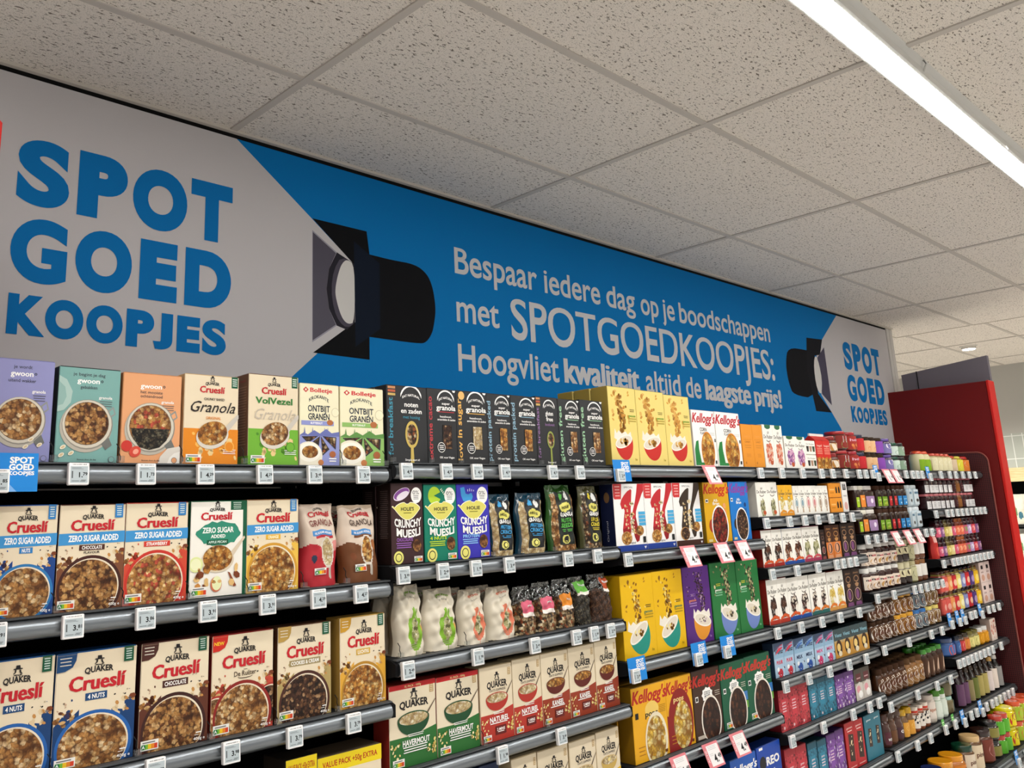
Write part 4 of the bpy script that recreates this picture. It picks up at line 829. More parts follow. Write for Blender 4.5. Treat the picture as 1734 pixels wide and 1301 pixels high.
J('n_wht', 'amber spread jar with white label', '%#6a3a1c', '%#8a5a2c', '#e4e0d8', lambda f: (f.lines(.2, .8, .75, 3, .2, '#8a8478', .06)), lidh=.2, group='hazelnut spread jars', lv=(.3, .98))
def swirl(c): return lambda f: (f.e(.46, .46, .46, '#f4ece2', .44, rot=.4), f.e(.66, .3, .26, '#f0e6da', .22), f.e(.5, .5, .33, '#5e3020', .3, a0=60, a1=330), f.e(.52, .47, .29, '#f4ede4', .26), f.t('Calv', .52, .42, .44, .2, '#6a3028', .03), f.p([(.2, .9), (.4, 1), (.5, .86), (.3, .8)], '#efe4d6'))
DU = dict(group='duo spread jars', lidh=.2, shoulder=.86)
J('d_brn', 'brown duo spread jar with cream swirl label, brown lid', '%#4a2c18', '!#3c2718', '#5e3c20', swirl(0), lv=(.1, .92), **DU)
J('d_mus', 'brown duo spread jar with cream swirl label, mustard lid', '%#6a4218', '%#d89c1c', '#8a5a1e', swirl(0), lv=(.1, .92), **DU)
J('d_blu', 'brown duo spread jar with grey blue label, blue lid', '%#4a3c30', '%#2a6cb0', '#6a7880', swirl(0), lv=(.1, .92), **DU)
J('d_crm', 'brown duo spread jar with cream swirl label, yellow lid', '%#5e4020', '%#e4cf6c', '#8a6a3c', swirl(0), lv=(.1, .92), **DU)
J('d_big', 'tall brown nut spread jar with white swirl label', '%#482a16', '!#40291a', '#5e3a20', swirl(0), lv=(.12, .85), depth=1, **DU)
J('d_crb', 'tall tan nut spread jar with white swirl label', '%#8a5e30', '!#5a4028', '#9a7040', swirl(0), lv=(.12, .85), depth=1, **DU)
J('d_gln', 'tall brown jar with green lid and pale streak label', '%#3e2616', '%#3f8a2c', '#4a2e1c', lambda f: f.p([(.3, .1), (.5, .2), (.62, .8), (.5, .9), (.36, .5)], '#c8a890'), lidh=.16, lv=(.1, .8), group='nut spread jars', depth=1)
def bottle(body, cap, label, draw=None, lv=(.15, .6), neck=.62, nr=.34, ch=.16, la=(-150, -30), sq=1, bulge=1):
    def make(w, h):
        r = w / 2 * .96; hn = h * neck; hc = h * (1 - ch)
        b = MB(); b.lathe([(r * .86, 0), (r * .96, .004), (r, h * .06), (r * bulge, hn * .5), (r, hn * .86), (r * .86, hn), (r * (nr + .25), hn + (hc - hn) * .4), (r * nr * 1.05, hc - .004), (r * nr, hc)], body, 20, sy=sq)
        c = MB(); rc = r * nr * 1.2; c.lathe([(rc, hc - .002), (rc * 1.02, hc + .002), (rc * .94, h - .004), (rc * .8, h), (rc * .3, h)], cap, 16)
        out = [(None, b), ('cap', c)]
        if label and sq == 1: m = MB(); arc_label(m, r * max(bulge, 1) + .0004, hn * lv[0], hn * lv[1] / .8 * .8, label, *la, draw=draw); out.append(('label', m))
        return out
    return make
def Bt(key, desc, *a, group='sauce bottles', name='sauce_bottle', cat='bottle', depth=0, **k): K(key, name, cat, desc, group, bottle(*a, **k), 'w', depth)
Bt('b_wow', 'dark brown squeeze bottle with white lettering', '%#4a2a24', '%#4e2e22', '#5a2a34', tl('WOW', WHT, .3, .6, .2), nr=.7, ch=.2, lv=(.15, .75), group='squeeze bottles', depth=1)
Bt('b_brn', 'plain brown squeeze bottle with brown cap', '%#5c3c28', '%#4a3020', '#6a4428', nr=.7, ch=.2, lv=(.15, .7), group='squeeze bottles', depth=1)
Bt('b_brn2', 'brown squeeze bottle with white letter label', '%#52342a', '%#5a4030', '#4a2c34', tl('Qu', WHT, .5, .5, .25), nr=.7, ch=.2, lv=(.15, .7), group='squeeze bottles', depth=1)
Bt('b_yel', 'honey bottle with yellow cap and orange splash label', '%#7a5a3c', '%#e8b41c', '#e0a03c', lambda f: (f.r(0, 0, 1, .4, '#6a5460'), f.e(.5, .6, .3, '#f4cc6c', .2)), nr=.62, ch=.2, lv=(.08, .9), group='squeeze bottles', depth=1)
J('b_cow', 'cream spread jar with black cow patches', '%#8a4a2c', '#e8dccc', '#ece4d8', lambda f: (f.bits(7, zone(.1, .35, .9, .9), .12, [INK], 4), f.r(0, 0, 1, .3, '#b8442c')), lidh=.25, lv=(.2, .9), group='cow print jars', cap2='#c83a24', depth=1)
J('t_wht', 'white spread tub with brown lettering', '#d8ccc0', '#e0d4c8', '#e8dcd0', tl('spread', '#b87a5c', .45, .7, .2), lidh=.16, lv=(.2, .9), group='spread tubs', depth=1)
J('t_grn', 'white spread jar with tall green lid', '#d4dcd0', '%#4c8f1e', '#dfe8dc', lambda f: f.p([(.3, .5), (.7, .5), (.5, .2)], '#4a9a5c'), lidh=.36, lv=(.15, .9), group='spread tubs', depth=1, cap2='#e8eee4')
J('t_tub', 'olive and pale teal round tub', '%#6e6240', '#a8cdc0', '#a4c8ba', lidh=.2, lv=(.1, .95), la=(-80, 10), group='spread tubs')
Bt('h_lime', 'cream bottle with lime green label and orange cap', '#d8d0a4', '%#d8502a', '#86b020', lambda f: f.lines(.3, .7, .75, 3, .14, '#d8e8a0', .04), neck=.8, nr=.6, ch=.12, lv=(.02, .72), group='honey bottles', name='honey_bottle')
Bt('h_crm', 'small honey bottle with cream label and red cap', '%#c8b480', '%#c84a34', '#e4dcb4', lambda f: (f.e(.5, .62, .3, '#f4f0dc', .22), f.r(.1, .3, .9, .42, '#b84a34')), neck=.8, nr=.62, ch=.12, lv=(.05, .95), group='honey bottles', name='honey_bottle')
Bt('h_org', 'small honey bottle with brown and pink label', '%#a87840', '%#c84a34', '#d8c0a0', lambda f: f.r(0, 0, 1, .35, '#9a6a3c'), neck=.8, nr=.62, ch=.12, lv=(.05, .95), group='honey bottles', name='honey_bottle')
Bt('h_yel', 'small honey bottle with bright yellow label', '%#b8a030', '%#d8cc4c', '#dcd23c', lambda f: f.e(.5, .5, .34, '#eeeaa0', .26), neck=.8, nr=.62, ch=.12, lv=(.05, .95), group='honey bottles', name='honey_bottle')
Bt('h_red', 'small honey bottle with orange label and red cap', '%#a85a24', '%#b8241c', '#d87a2c', lambda f: f.e(.5, .66, .32, '#d8b8a0', .2), neck=.8, nr=.7, ch=.16, lv=(.05, .95), group='honey bottles', name='honey_bottle')
JM = dict(group='jam jars', name='jam_jar', lidh=.14)
J('w_lab', 'dark jam jar with white label and pink rimmed lid', '%#2e1014', '%#c06a70', '#e0dede', lambda f: (f.lines(.2, .8, .75, 3, .2, '#8a8888', .06)), lv=(.06, .62), la=(-140, -40), pw=5, **JM)
J('w_drk', 'dark red jam jar without white label', '%#2c0e12', '%#c06a70', '#3c1418', lambda f: f.lines(.3, .7, .7, 2, .3, '#a89090', .06), lv=(.1, .7), pw=5, **JM)
J('w_amb', 'amber brown jam jar', '%#7c4a1c', '%#b8605c', '#8a5624', lv=(.1, .7), pw=5, **JM)
for k_, d_, b_, l_, lb_, x_ in (('i_pnk', 'jam jar with pink label', '#3a1018', '#2c1018', '#d85a78', '#f0c0c8'), ('i_pur', 'jam jar with violet label', '#28101e', '#24101c', '#8a5a8c', '#e0b8c8'), ('i_olv', 'olive gold jam jar with yellow label', '#6a5a24', '#5a5028', '#c8b45c', '#efe4a0'),
    ('i_pal', 'jam jar with pale yellow label', '#4a3818', '#3a2c1c', '#ecd890', '#f4ecc4'), ('i_org', 'jam jar with coral orange label', '#7a3018', '#9a5020', '#e0684c', '#f4b088'), ('i_pg', 'jam jar with pink and green label', '#381018', '#2c0c14', '#c85a70', '#7aa060'), ('i_lav', 'jam jar with lavender label', '#301020', '#2c0c14', '#b89cc8', '#ece0f0'), ('i_red', 'jam jar with rose red label', '#4a0c14', '#3a0c12', '#d0404c', '#f0a0a0')):
    J(k_, d_, '%' + b_, '%' + l_, lb_, (lambda x: lambda f: (f.e(.45, .55, .26, x, .22), f.r(.1, .1, .9, .22, x)))(x_), lv=(.1, .72), pw=5, group='fruit jam jars', name='jam_jar', lidh=.18)
for k_, d_, b_, l_, lb_, x_ in (('i_sal', 'salmon red syrup jar with gold rim', '#b84a40', '#4a2a24', '#d85a50', '#f0a898'), ('i_orn', 'apricot orange syrup jar with gold rim', '#c87838', '#6a4428', '#e89858', '#f4c898'), ('i_rd2', 'scarlet topping jar with gold rim', '#7a1418', '#1c1214', '#cc2a30', '#f0c0a0'), ('i_yel', 'pale yellow topping jar with gold rim', '#c8b458', '#5a4c2c', '#ecd878', '#f6eec0'),
    ('i_blu', 'grey violet topping jar', '#2a2440', '#1a1826', '#8488b8', '#d0d4e8'), ('i_pur', 'dark purple topping jar', '#2c1c40', '#181420', '#4c3474', '#a890c0'), ('i_ylo', 'golden yellow topping jar', '#b88a14', '#5a4a1c', '#e8b81c', '#f6dc6c')):
    if k_ in KIND: k_ = 'i_pu2'
    J(k_, d_, '%' + b_, '%' + l_, lb_, (lambda x: lambda f: (f.e(.5, .45, .28, x, .26), f.r(.1, .8, .9, .9, x)))(x_), lv=(.1, .9), pw=6, group='topping jars', name='topping_jar', lidh=.2, cap2='%#8a7a3c')
mk('i_pck', 'tall pinkish white carton pack with black mark', lambda f: [(f.r(.3, v + .33, .7, v + .42, INK), f.t('mix', .5, v + .24, .5, .04, '#8a6a64', .02), f.e(.5, v + .12, .3, '#c89a84', .2), f.r(0, v + .005, 1, v + .01, '#8a7a74')) for v in (0, .5)], '#dcc8c2', '#b09a94', d=.06, name='sugar_carton', cat='carton', group='pinkish white cartons')
for k_, d_, b_, l_, lb_, x_ in (('x_blu', 'wide blue tub with red flower print', '#3a5c98', '#2c4470', '#4a70b0', '#d85a44'), ('x_bl2', 'narrow blue jar with dark lid', '#34548c', '#141c2c', '#4068a4', '#a8c0e0'), ('x_red', 'red labelled topping jar with dark lid', '#6a2c18', '#2c2014', '#cc3a3c', '#f0b0a0'), ('x_org', 'orange labelled topping jar with olive lid', '#8a4a1c', '#3a3018', '#e08a3c', '#c83a2c'), ('x_yel', 'pale yellow labelled topping jar with olive lid', '#8a8044', '#6a6018', '#e8dc8c', '#8a9a4c'), ('x_amb', 'amber honey jar with white lid', '#c8860c', '#e0e0dc', '#d8940f', '#f0b43c')):
    J(k_, d_, '%' + b_, '%' + l_, lb_, (lambda x: lambda f: f.e(.5, .5, .26, x, .26))(x_), lv=(.15, .85), group='topping jars', name='topping_jar', lidh=.24)
mk('x_pck', 'white and rust printed carton at shelf end', lambda f: (f.bits(26, zone(.1, .1, .9, .9), .09, ['#b8442c', '#8a3020', '#d8a890'], 5)), '#e0d0c4', '#b8a498', d=.06, name='sugar_carton', cat='carton', group='pinkish white cartons')
for k_, d_, b_, c_, l_ in (('y_pur', 'tall dark bottle with mauve label', '#2a1a20', '#2a1a18', '#644060'), ('y_drk', 'tall dark bottle with cream neck', '#1e1612', '#3a2c1c', '#8a7c54'), ('y_grn', 'tall dark bottle with olive green label', '#241c12', '#3a2a18', '#666f2c'), ('y_yel', 'tall dark bottle with pale yellow label', '#2a1e12', '#241a12', '#aa9c58'), ('y_wht', 'tall dark bottle with white label', '#2a1c18', '#3a2418', '#d8ccc8'), ('y_lab', 'tall dark bottle with wide white label', '#1e1a18', '#c89a4c', '#e0d4c8'), ('y_blk', 'tall black bottle with black and white label', '#141414', '#e0dcd4', '#8a8a88')):
    Bt(k_, d_, '%' + b_, '%' + c_, l_, (lambda: lambda f: (f.lines(.2, .8, .8, 4, .14, '#4a3a34', .03)))(), neck=.66, nr=.42, ch=.12, lv=(.1, 1), la=(-165, -15), group='syrup bottles', name='syrup_bottle')
# base shelf
J('pb_org', 'wide peanut butter jar with golden orange lid', '%#b8702c', '%#e89c1c', '#d8822c', lambda f: (f.t('PINDA', .5, .6, .6, .2, '#3a2418', .03), f.e(.5, .3, .3, '#e8b45c', .16)), lidh=.2, lv=(.1, .85), group='peanut butter jars', name='peanut_butter_jar')
J('pb_navy', 'wide peanut butter jar with navy and orange lid', '%#a8682c', '%#1f2c5c', '#c87830', lidh=.22, lv=(.1, .85), group='peanut butter jars', name='peanut_butter_jar', cap2='%#e89c1c')
J('pb_green', 'wide cream labelled jar with bottle green lid', '%#6a4a2c', '%#0f3c28', '#e4d4bc', lambda f: f.t('pinda', .5, .5, .6, .2, '#6a3a24', .03), lidh=.2, lv=(.1, .9), group='peanut butter jars', name='peanut_butter_jar')
J('pb_gold', 'cream labelled jar with pale gold lid', '%#6a4a2c', '%#d8b47c', '#e4d0b0', lambda f: f.t('pinda', .5, .5, .6, .2, '#6a3a24', .03), lidh=.16, lv=(.1, .9), group='peanut butter jars', name='peanut_butter_jar')
J('pb_brn', 'brown peanut butter jar with dark brown lid', '%#5a3220', '%#2e1a14', '#7a3a2c', lambda f: f.e(.5, .5, .28, '#c8908a', .25), lidh=.2, lv=(.1, .9), group='peanut butter jars', name='peanut_butter_jar')
J('pb_dark', 'small olive and black topping pot', '%#2c2820', '%#141210', '#8a8240', lidh=.24, lv=(.2, .9), group='topping pots', name='topping_pot')
J('can_rg', 'green beaker pot with red spouted lid', '%#4e9a2c', '%#c03c2c', '#5cb030', lidh=.26, lv=(.05, .95), group='coloured topping pots', name='topping_pot')
J('can_yel', 'big bright yellow tub with yellow lid', '%#d8c808', '%#e8dc14', '#e4d40c', lambda f: (f.e(.5, .42, .3, '#c0301c', .24), f.e(.5, .7, .16, '#8a3010', .12)), lidh=.2, lv=(.05, .95), group='yellow tubs', name='sauce_tub')
J('can_or', 'lime and yellow pot with orange red lid', '%#b8a41c', '%#d8562c', '#a8c034', lambda f: f.e(.4, .5, .26, '#d84a2c', .26), lidh=.24, lv=(.05, .95), group='coloured topping pots', name='topping_pot')
# ------------------------------------------------------------------ measured layout: (kind, x0, x1, height[, tiers]) in metres
B= {'hoodtop': [(0.315, 2.565), (0.55, 2.565), (0.562, 2.478), (0.495, 2.426)], 'body': [(0.495, 2.478), (0.568, 2.479), (0.663, 2.476), (0.779, 2.48), (0.838, 2.452), (0.863, 2.408), (0.874, 2.355), (0.877, 2.308), (0.868, 2.26), (0.856, 2.218), (0.824, 2.178), (0.786, 2.17), (0.563, 2.17), (0.492, 2.17)], 'hoodbot': [(0.557, 2.171), (0.556, 2.087), (0.319, 2.089), (0.493, 2.216)], 'doorl': [(0.315, 2.519), (0.418, 2.46), (0.385, 2.395), (0.374, 2.319), (0.385, 2.248), (0.416, 2.194), (0.316, 2.126)], 'ring': [(0.418, 2.46), (0.495, 2.43), (0.493, 2.214), (0.459, 2.184), (0.416, 2.194), (0.385, 2.248), (0.374, 2.319), (0.385, 2.395)], 'ring2': [(0.436, 2.448), (0.495, 2.43), (0.493, 2.213), (0.459, 2.19), (0.427, 2.208), (0.404, 2.25), (0.393, 2.322), (0.404, 2.392)], 'lens': [(0.462, 2.443), (0.495, 2.426), (0.493, 2.216), (0.467, 2.205), (0.445, 2.216), (0.427, 2.247), (0.411, 2.3), (0.411, 2.331), (0.423, 2.383), (0.439, 2.423)], 'doorr': [(0.492, 2.516), (0.607, 2.453), (0.606, 2.205), (0.495, 2.127)], 'body2': [(3.787, 2.473), (4.042, 2.482), (4.181, 2.477), (4.097, 2.171), (3.787, 2.175), (3.752, 2.232), (3.737, 2.29), (3.737, 2.373)], 'hoodt2': [(4.064, 2.565), (4.294, 2.578), (4.235, 2.47), (4.063, 2.44)], 'hoodb2': [(4.076, 2.244), (4.301, 2.093), (4.074, 2.091)], 'mid2': [(4.064, 2.565), (4.132, 2.447), (4.135, 2.211), (4.074, 2.091), (4.039, 2.253), (4.015, 2.361)], 'doorr2': [(4.308, 2.528), (4.315, 2.141), (4.189, 2.208), (4.187, 2.446)], 'lens2': [(4.144, 2.442), (4.176, 2.457), (4.202, 2.403), (4.216, 2.304), (4.183, 2.208), (4.142, 2.217), (4.119, 2.271), (4.119, 2.371)], 'beamL': [(0.021, 2.778), (0.314, 2.563), (0.334, 2.086), (0.253, 2.014)], 'beamR': [(4.57, 2.777), (4.296, 2.58), (4.296, 2.52), (4.314, 2.129), (4.301, 2.093), (4.408, 1.996)]}
ROWS = {
 (1, 1): (1.674, [('g_lav', -0.786, -0.666, 0.21), ('g_teal', -0.658, -0.527, 0.204), ('g_org', -0.522, -0.385, 0.202), ('c_gran', -0.379, -0.239, 0.211), ('c_vol', -0.213, -0.07, 0.225), ('bol_b', -0.066, 0.056, 0.212), ('bol_g', 0.06, 0.205, 0.212)]),
 (1, 2): (1.375, [('z_nuts', -0.757, -0.641, 0.214), ('z_choc', -0.638, -0.502, 0.213), ('z_straw', -0.501, -0.359, 0.214), ('z_green', -0.354, -0.211, 0.215), ('z_orange', -0.211, -0.068, 0.216), ('bag_red', -0.048, 0.062, 0.201), ('bag_brown', 0.073, 0.195, 0.196)]),
 (1, 3): (1.075, [('k_nuts', -0.772, -0.629, 0.221), ('k_nuts', -0.626, -0.464, 0.219), ('k_choc', -0.455, -0.299, 0.218), ('k_ruij', -0.293, -0.135, 0.214), ('k_cook', -0.124, 0.028, 0.214), ('k_gold', 0.054, 0.199, 0.216)]),
 (1, 4): (0.775, [('value2', -0.1, -0.013, 0.215), ('value', -0.01, 0.181, 0.201)]),
 (2, 1): (1.684, [('e_noten', 0.216, 0.366, 0.219), ('e_cacao', 0.366, 0.482, 0.22), ('e_sugar', 0.482, 0.611, 0.221), ('e_prot', 0.611, 0.718, 0.221), ('e_prot', 0.718, 0.838, 0.222), ('e_gfb', 0.838, 0.95, 0.226), ('e_gf', 0.95, 1.065, 0.225), ('e_gf', 1.065, 1.196, 0.229)]),
 (2, 2): (1.41, [('h_choc', 0.225, 0.341, 0.219), ('h_green', 0.343, 0.471, 0.215), ('h_blue', 0.471, 0.604, 0.215), ('hb_prot', 0.614, 0.721, 0.183), ('hb_prot', 0.741, 0.871, 0.185), ('hb_nuts', 0.889, 1.023, 0.209), ('hb_low', 1.054, 1.16, 0.204)]),
 (2, 3): (1.171, [('kr_green', 0.25, 0.348, 0.179), ('kr_green', 0.354, 0.476, 0.161), ('kr_coral', 0.487, 0.589, 0.148), ('kr_coral', 0.599, 0.713, 0.146), ('cl_pink', 0.718, 0.804, 0.138), ('cl_pink', 0.804, 0.902, 0.143), ('cl_org', 0.902, 0.99, 0.146), ('cl_green', 0.99, 1.078, 0.147), ('cl_lin', 1.078, 1.194, 0.148)]),
 (2, 4): (0.901, [('q_hav', 0.208, 0.369, 0.203), ('q_hav', 0.371, 0.53, 0.201), ('q_nat', 0.535, 0.67, 0.203), ('q_nat', 0.67, 0.797, 0.207), ('q_kan', 0.797, 0.927, 0.207), ('q_kan', 0.927, 1.06, 0.208), ('q_kan', 1.06, 1.179, 0.21)]),
 (2, 5): (0.63, [('q_dark', 0.52, 0.6, 0.218), ('q_plain', 0.649, 0.759, 0.209), ('q_plain', 0.763, 0.901, 0.207), ('q_plain', 0.906, 1.038, 0.205), ('q_ban', 1.038, 1.16, 0.208)]),
 (3, 1): (1.689, [('w_yel', 1.231, 1.402, 0.285), ('w_yel', 1.402, 1.587, 0.283), ('w_yel', 1.587, 1.765, 0.277), ('corn', 1.778, 1.948, 0.228), ('corn', 1.952, 2.154, 0.229), ('o_thin', 2.159, 2.256, 0.186), ('o_thin', 2.256, 2.345, 0.187)]),
 (3, 2): (1.388, [('sk_red', 1.224, 1.404, 0.234), ('sk_red', 1.404, 1.591, 0.235), ('sk_choc', 1.591, 1.783, 0.236), ('ab_yel', 1.812, 2.0, 0.238), ('ab_blue', 2.005, 2.162, 0.24)]),
 (3, 3): (1.028, [('w_hon', 1.224, 1.415, 0.278), ('w_hon', 1.415, 1.604, 0.279), ('w_pur', 1.61, 1.793, 0.28), ('w_grn', 1.801, 1.996, 0.284), ('w_grn', 1.996, 2.178, 0.28)]),
 (3, 4): (0.699, [('pops', 1.242, 1.439, 0.239), ('pops_r', 1.439, 1.607, 0.238), ('coco', 1.613, 1.8, 0.238), ('coco_g', 1.805, 1.995, 0.236), ('coco_g', 1.995, 2.196, 0.238)]),
 (3, 5): (0.41, [('k_blue', 1.815, 2.011, 0.184), ('oreo', 2.013, 2.208, 0.189)]),
 (4, 1): (1.687, [('r_coral', 2.35, 2.443, 0.194), ('r_coral', 2.443, 2.533, 0.194), ('r_pink', 2.544, 2.649, 0.149), ('r_pink', 2.649, 2.752, 0.149), ('r_mini', 2.752, 2.858, 0.068, 2), ('redcart', 2.865, 2.942, 0.174), ('redcart', 2.942, 3.022, 0.174), ('j_spec', 3.035, 3.159, 0.085, 2), ('j_big', 3.166, 3.288, 0.1, 2)]),
 (4, 2): (1.476, [('r_white', 2.234, 2.327, 0.149), ('r_white', 2.327, 2.422, 0.149), ('r_yel', 2.427, 2.495, 0.135), ('r_yel', 2.495, 2.564, 0.135), ('r_tin_b', 2.569, 2.626, 0.131), ('r_tin_b', 2.626, 2.685, 0.131), ('r_tin_p', 2.685, 2.748, 0.131), ('r_tin_p', 2.748, 2.809, 0.131), ('r_tin_g', 2.809, 2.872, 0.13), ('r_tin_g', 2.872, 2.932, 0.13), ('o_pack', 2.945, 3.084, 0.072, 2), ('w_tall', 3.091, 3.156, 0.149)]),
 (4, 3): (1.266, [('r_dark', 2.234, 2.324, 0.155), ('r_dark', 2.324, 2.419, 0.155), ('r_milk', 2.421, 2.513, 0.155), ('r_milk', 2.513, 2.609, 0.155), ('r_gmix', 2.611, 2.696, 0.155), ('r_gmix', 2.696, 2.785, 0.155), ('ch_slim', 2.791, 2.84, 0.135), ('ch_oran', 2.847, 2.921, 0.154), ('ch_oran', 2.921, 3.006, 0.154), ('ch_dark', 3.018, 3.098, 0.156), ('ch_dark', 3.098, 3.187, 0.156)]),
 (4, 4): (1.033, [('f_dark', 2.234, 2.323, 0.183), ('f_dark', 2.323, 2.412, 0.183), ('f_mix', 2.414, 2.515, 0.178), ('f_mix', 2.515, 2.619, 0.178), ('f_duo', 2.622, 2.71, 0.177), ('f_duo', 2.71, 2.801, 0.177), ('f_yel', 2.805, 2.89, 0.174), ('f_yel', 2.89, 2.983, 0.174), ('ch_dark', 2.99, 3.08, 0.171), ('ch_dark', 3.08, 3.174, 0.171)]),
 (4, 5): (0.823, [('v_puur', 2.234, 2.321, 0.136), ('v_puur', 2.321, 2.409, 0.136), ('v_melk', 2.414, 2.501, 0.133), ('v_melk', 2.501, 2.596, 0.133), ('v_pink', 2.602, 2.7, 0.13), ('v_pink', 2.7, 2.803, 0.13), ('v_dog', 2.806, 2.895, 0.126), ('v_dog', 2.895, 2.986, 0.126), ('v_dog', 2.986, 3.085, 0.126), ('v_dog', 3.085, 3.181, 0.126)]),
 (4, 6): (0.615, [('p_red', 2.234, 2.318, 0.171), ('p_red', 2.318, 2.406, 0.171), ('p_red', 2.406, 2.495, 0.171), ('p_blue', 2.501, 2.583, 0.157), ('p_blue', 2.583, 2.668, 0.157), ('p_blue', 2.668, 2.757, 0.157), ('p_pur', 2.76, 2.853, 0.142), ('p_pur', 2.853, 2.957, 0.142), ('p_wht', 2.966, 3.05, 0.136), ('p_wht', 3.05, 3.138, 0.136)]),
 (4, 7): (0.346, [('p_red', 2.234, 2.329, 0.204), ('p_red', 2.329, 2.422, 0.197), ('p_blue', 2.432, 2.518, 0.188), ('p_blue', 2.523, 2.607, 0.182), ('p_pur', 2.614, 2.697, 0.187), ('p_pur', 2.697, 2.782, 0.19), ('p_rch', 2.798, 2.897, 0.201), ('p_rch', 2.897, 2.992, 0.196), ('p_teal', 3.009, 3.193, 0.195)]),
 (5, 1): (1.686, [('j_haz', 3.295, 3.391, 0.1, 2), ('j_red', 3.395, 3.482, 0.095, 2), ('j_crm', 3.482, 3.553, 0.09, 2), ('j_crm', 3.553, 3.625, 0.09, 2), ('j_pur', 3.633, 3.748, 0.09, 2), ('j_vio', 3.756, 3.849, 0.09, 2), ('j_grn', 3.858, 3.945, 0.08, 2), ('j_gr2', 3.954, 4.034, 0.08, 2)]),
 (5, 2): (1.36, [('s_lime', 3.254, 3.307, 0.123, 2), ('s_oran', 3.311, 3.383, 0.123, 2), ('s_lil', 3.389, 3.516, 0.123, 2), ('s_lim2', 3.523, 3.596, 0.123, 2), ('s_lim2', 3.596, 3.678, 0.123, 2), ('s_red', 3.678, 3.743, 0.123, 2), ('s_red', 3.747, 3.81, 0.123, 2), ('s_blu', 3.813, 3.881, 0.123, 2), ('s_blu', 3.881, 3.955, 0.123, 2), ('s_pal', 3.964, 4.038, 0.123, 2), ('s_pal', 4.038, 4.15, 0.123, 2)]),
 (5, 3): (1.075, [('n_big', 3.254, 3.337, 0.118, 2), ('n_big', 3.343, 3.443, 0.118, 2), ('n_sml', 3.45, 3.533, 0.118, 2), ('n_sml', 3.539, 3.624, 0.118, 2), ('n_sml', 3.632, 3.712, 0.118, 2), ('n_fig', 3.719, 3.794, 0.118, 2), ('n_fig', 3.802, 3.879, 0.118, 2), ('n_olv', 3.887, 3.958, 0.118, 2), ('n_wht', 3.958, 4.03, 0.118, 2), ('n_wht', 4.039, 4.113, 0.118, 2)]),
 (5, 4): (0.832, [('d_brn', 3.254, 3.328, 0.103, 2), ('d_brn', 3.332, 3.407, 0.103, 2), ('d_brn', 3.411, 3.489, 0.103, 2), ('d_brn', 3.493, 3.572, 0.103, 2), ('d_mus', 3.577, 3.658, 0.103, 2), ('d_mus', 3.663, 3.746, 0.103, 2), ('d_mus', 3.751, 3.837, 0.103, 2), ('d_blu', 3.843, 3.931, 0.103, 2), ('d_blu', 3.936, 4.027, 0.103, 2), ('d_crm', 4.033, 4.126, 0.103, 2), ('d_crm', 4.131, 4.228, 0.103, 2)]),
 (5, 5): (0.575, [('d_big', 3.254, 3.319, 0.135), ('d_big', 3.323, 3.39, 0.135), ('d_big', 3.394, 3.463, 0.135), ('d_big', 3.467, 3.537, 0.135), ('d_big', 3.542, 3.614, 0.135), ('d_crb', 3.618, 3.692, 0.135), ('d_crb', 3.697, 3.773, 0.135), ('d_crb', 3.777, 3.856, 0.135), ('d_gln', 3.868, 3.935, 0.15), ('d_gln', 3.941, 4.009, 0.15), ('d_gln', 4.014, 4.085, 0.15), ('d_gln', 4.09, 4.162, 0.15)]),
 (5, 6): (0.353, [('b_wow', 3.254, 3.325, 0.15), ('b_brn', 3.329, 3.402, 0.15), ('b_brn2', 3.406, 3.481, 0.15), ('b_yel', 3.485, 3.555, 0.13), ('b_yel', 3.56, 3.632, 0.13), ('b_cow', 3.637, 3.701, 0.12), ('b_cow', 3.706, 3.772, 0.12), ('b_cow', 3.776, 3.845, 0.12), ('t_wht', 3.857, 3.953, 0.14), ('t_grn', 3.966, 4.037, 0.15), ('t_grn', 4.042, 4.115, 0.15), ('t_tub', 4.126, 4.228, 0.092, 2)]),
 (6, 1): (1.685, [('h_lime', 4.254, 4.344, 0.12), ('h_lime', 4.349, 4.437, 0.12), ('h_crm', 4.475, 4.551, 0.11), ('h_crm', 4.556, 4.634, 0.11), ('h_crm', 4.639, 4.719, 0.11), ('h_crm', 4.724, 4.807, 0.11), ('h_org', 4.812, 4.92, 0.1), ('h_yel', 4.926, 5.037, 0.1), ('h_red', 5.043, 5.158, 0.1)]),
 (6, 2): (1.457, [('w_lab', 4.254, 4.325, 0.095, 2), ('w_lab', 4.329, 4.401, 0.095, 2), ('w_lab', 4.407, 4.48, 0.095, 2), ('w_lab', 4.486, 4.562, 0.095, 2), ('w_lab', 4.567, 4.644, 0.095, 2), ('w_lab', 4.65, 4.728, 0.095, 2), ('w_drk', 4.735, 4.795, 0.095, 2), ('w_amb', 4.802, 4.863, 0.095, 2), ('w_drk', 4.869, 4.932, 0.095, 2), ('w_lab', 4.938, 5.022, 0.095, 2), ('w_lab', 5.029, 5.114, 0.095, 2)]),
 (6, 3): (1.177, [('i_bag', 4.254, 4.331, 0.15), ('i_pnk', 4.344, 4.402, 0.11, 2), ('i_pur', 4.408, 4.467, 0.11, 2), ('i_olv', 4.473, 4.534, 0.11, 2), ('i_pal', 4.54, 4.602, 0.11, 2), ('i_pnk', 4.608, 4.671, 0.11, 2), ('i_org', 4.678, 4.741, 0.11, 2), ('i_org', 4.748, 4.813, 0.11, 2), ('i_pg', 4.82, 4.886, 0.11, 2), ('i_lav', 4.893, 4.96, 0.11, 2), ('i_red', 4.967, 5.036, 0.11, 2), ('i_pur', 5.043, 5.113, 0.11, 2)]),
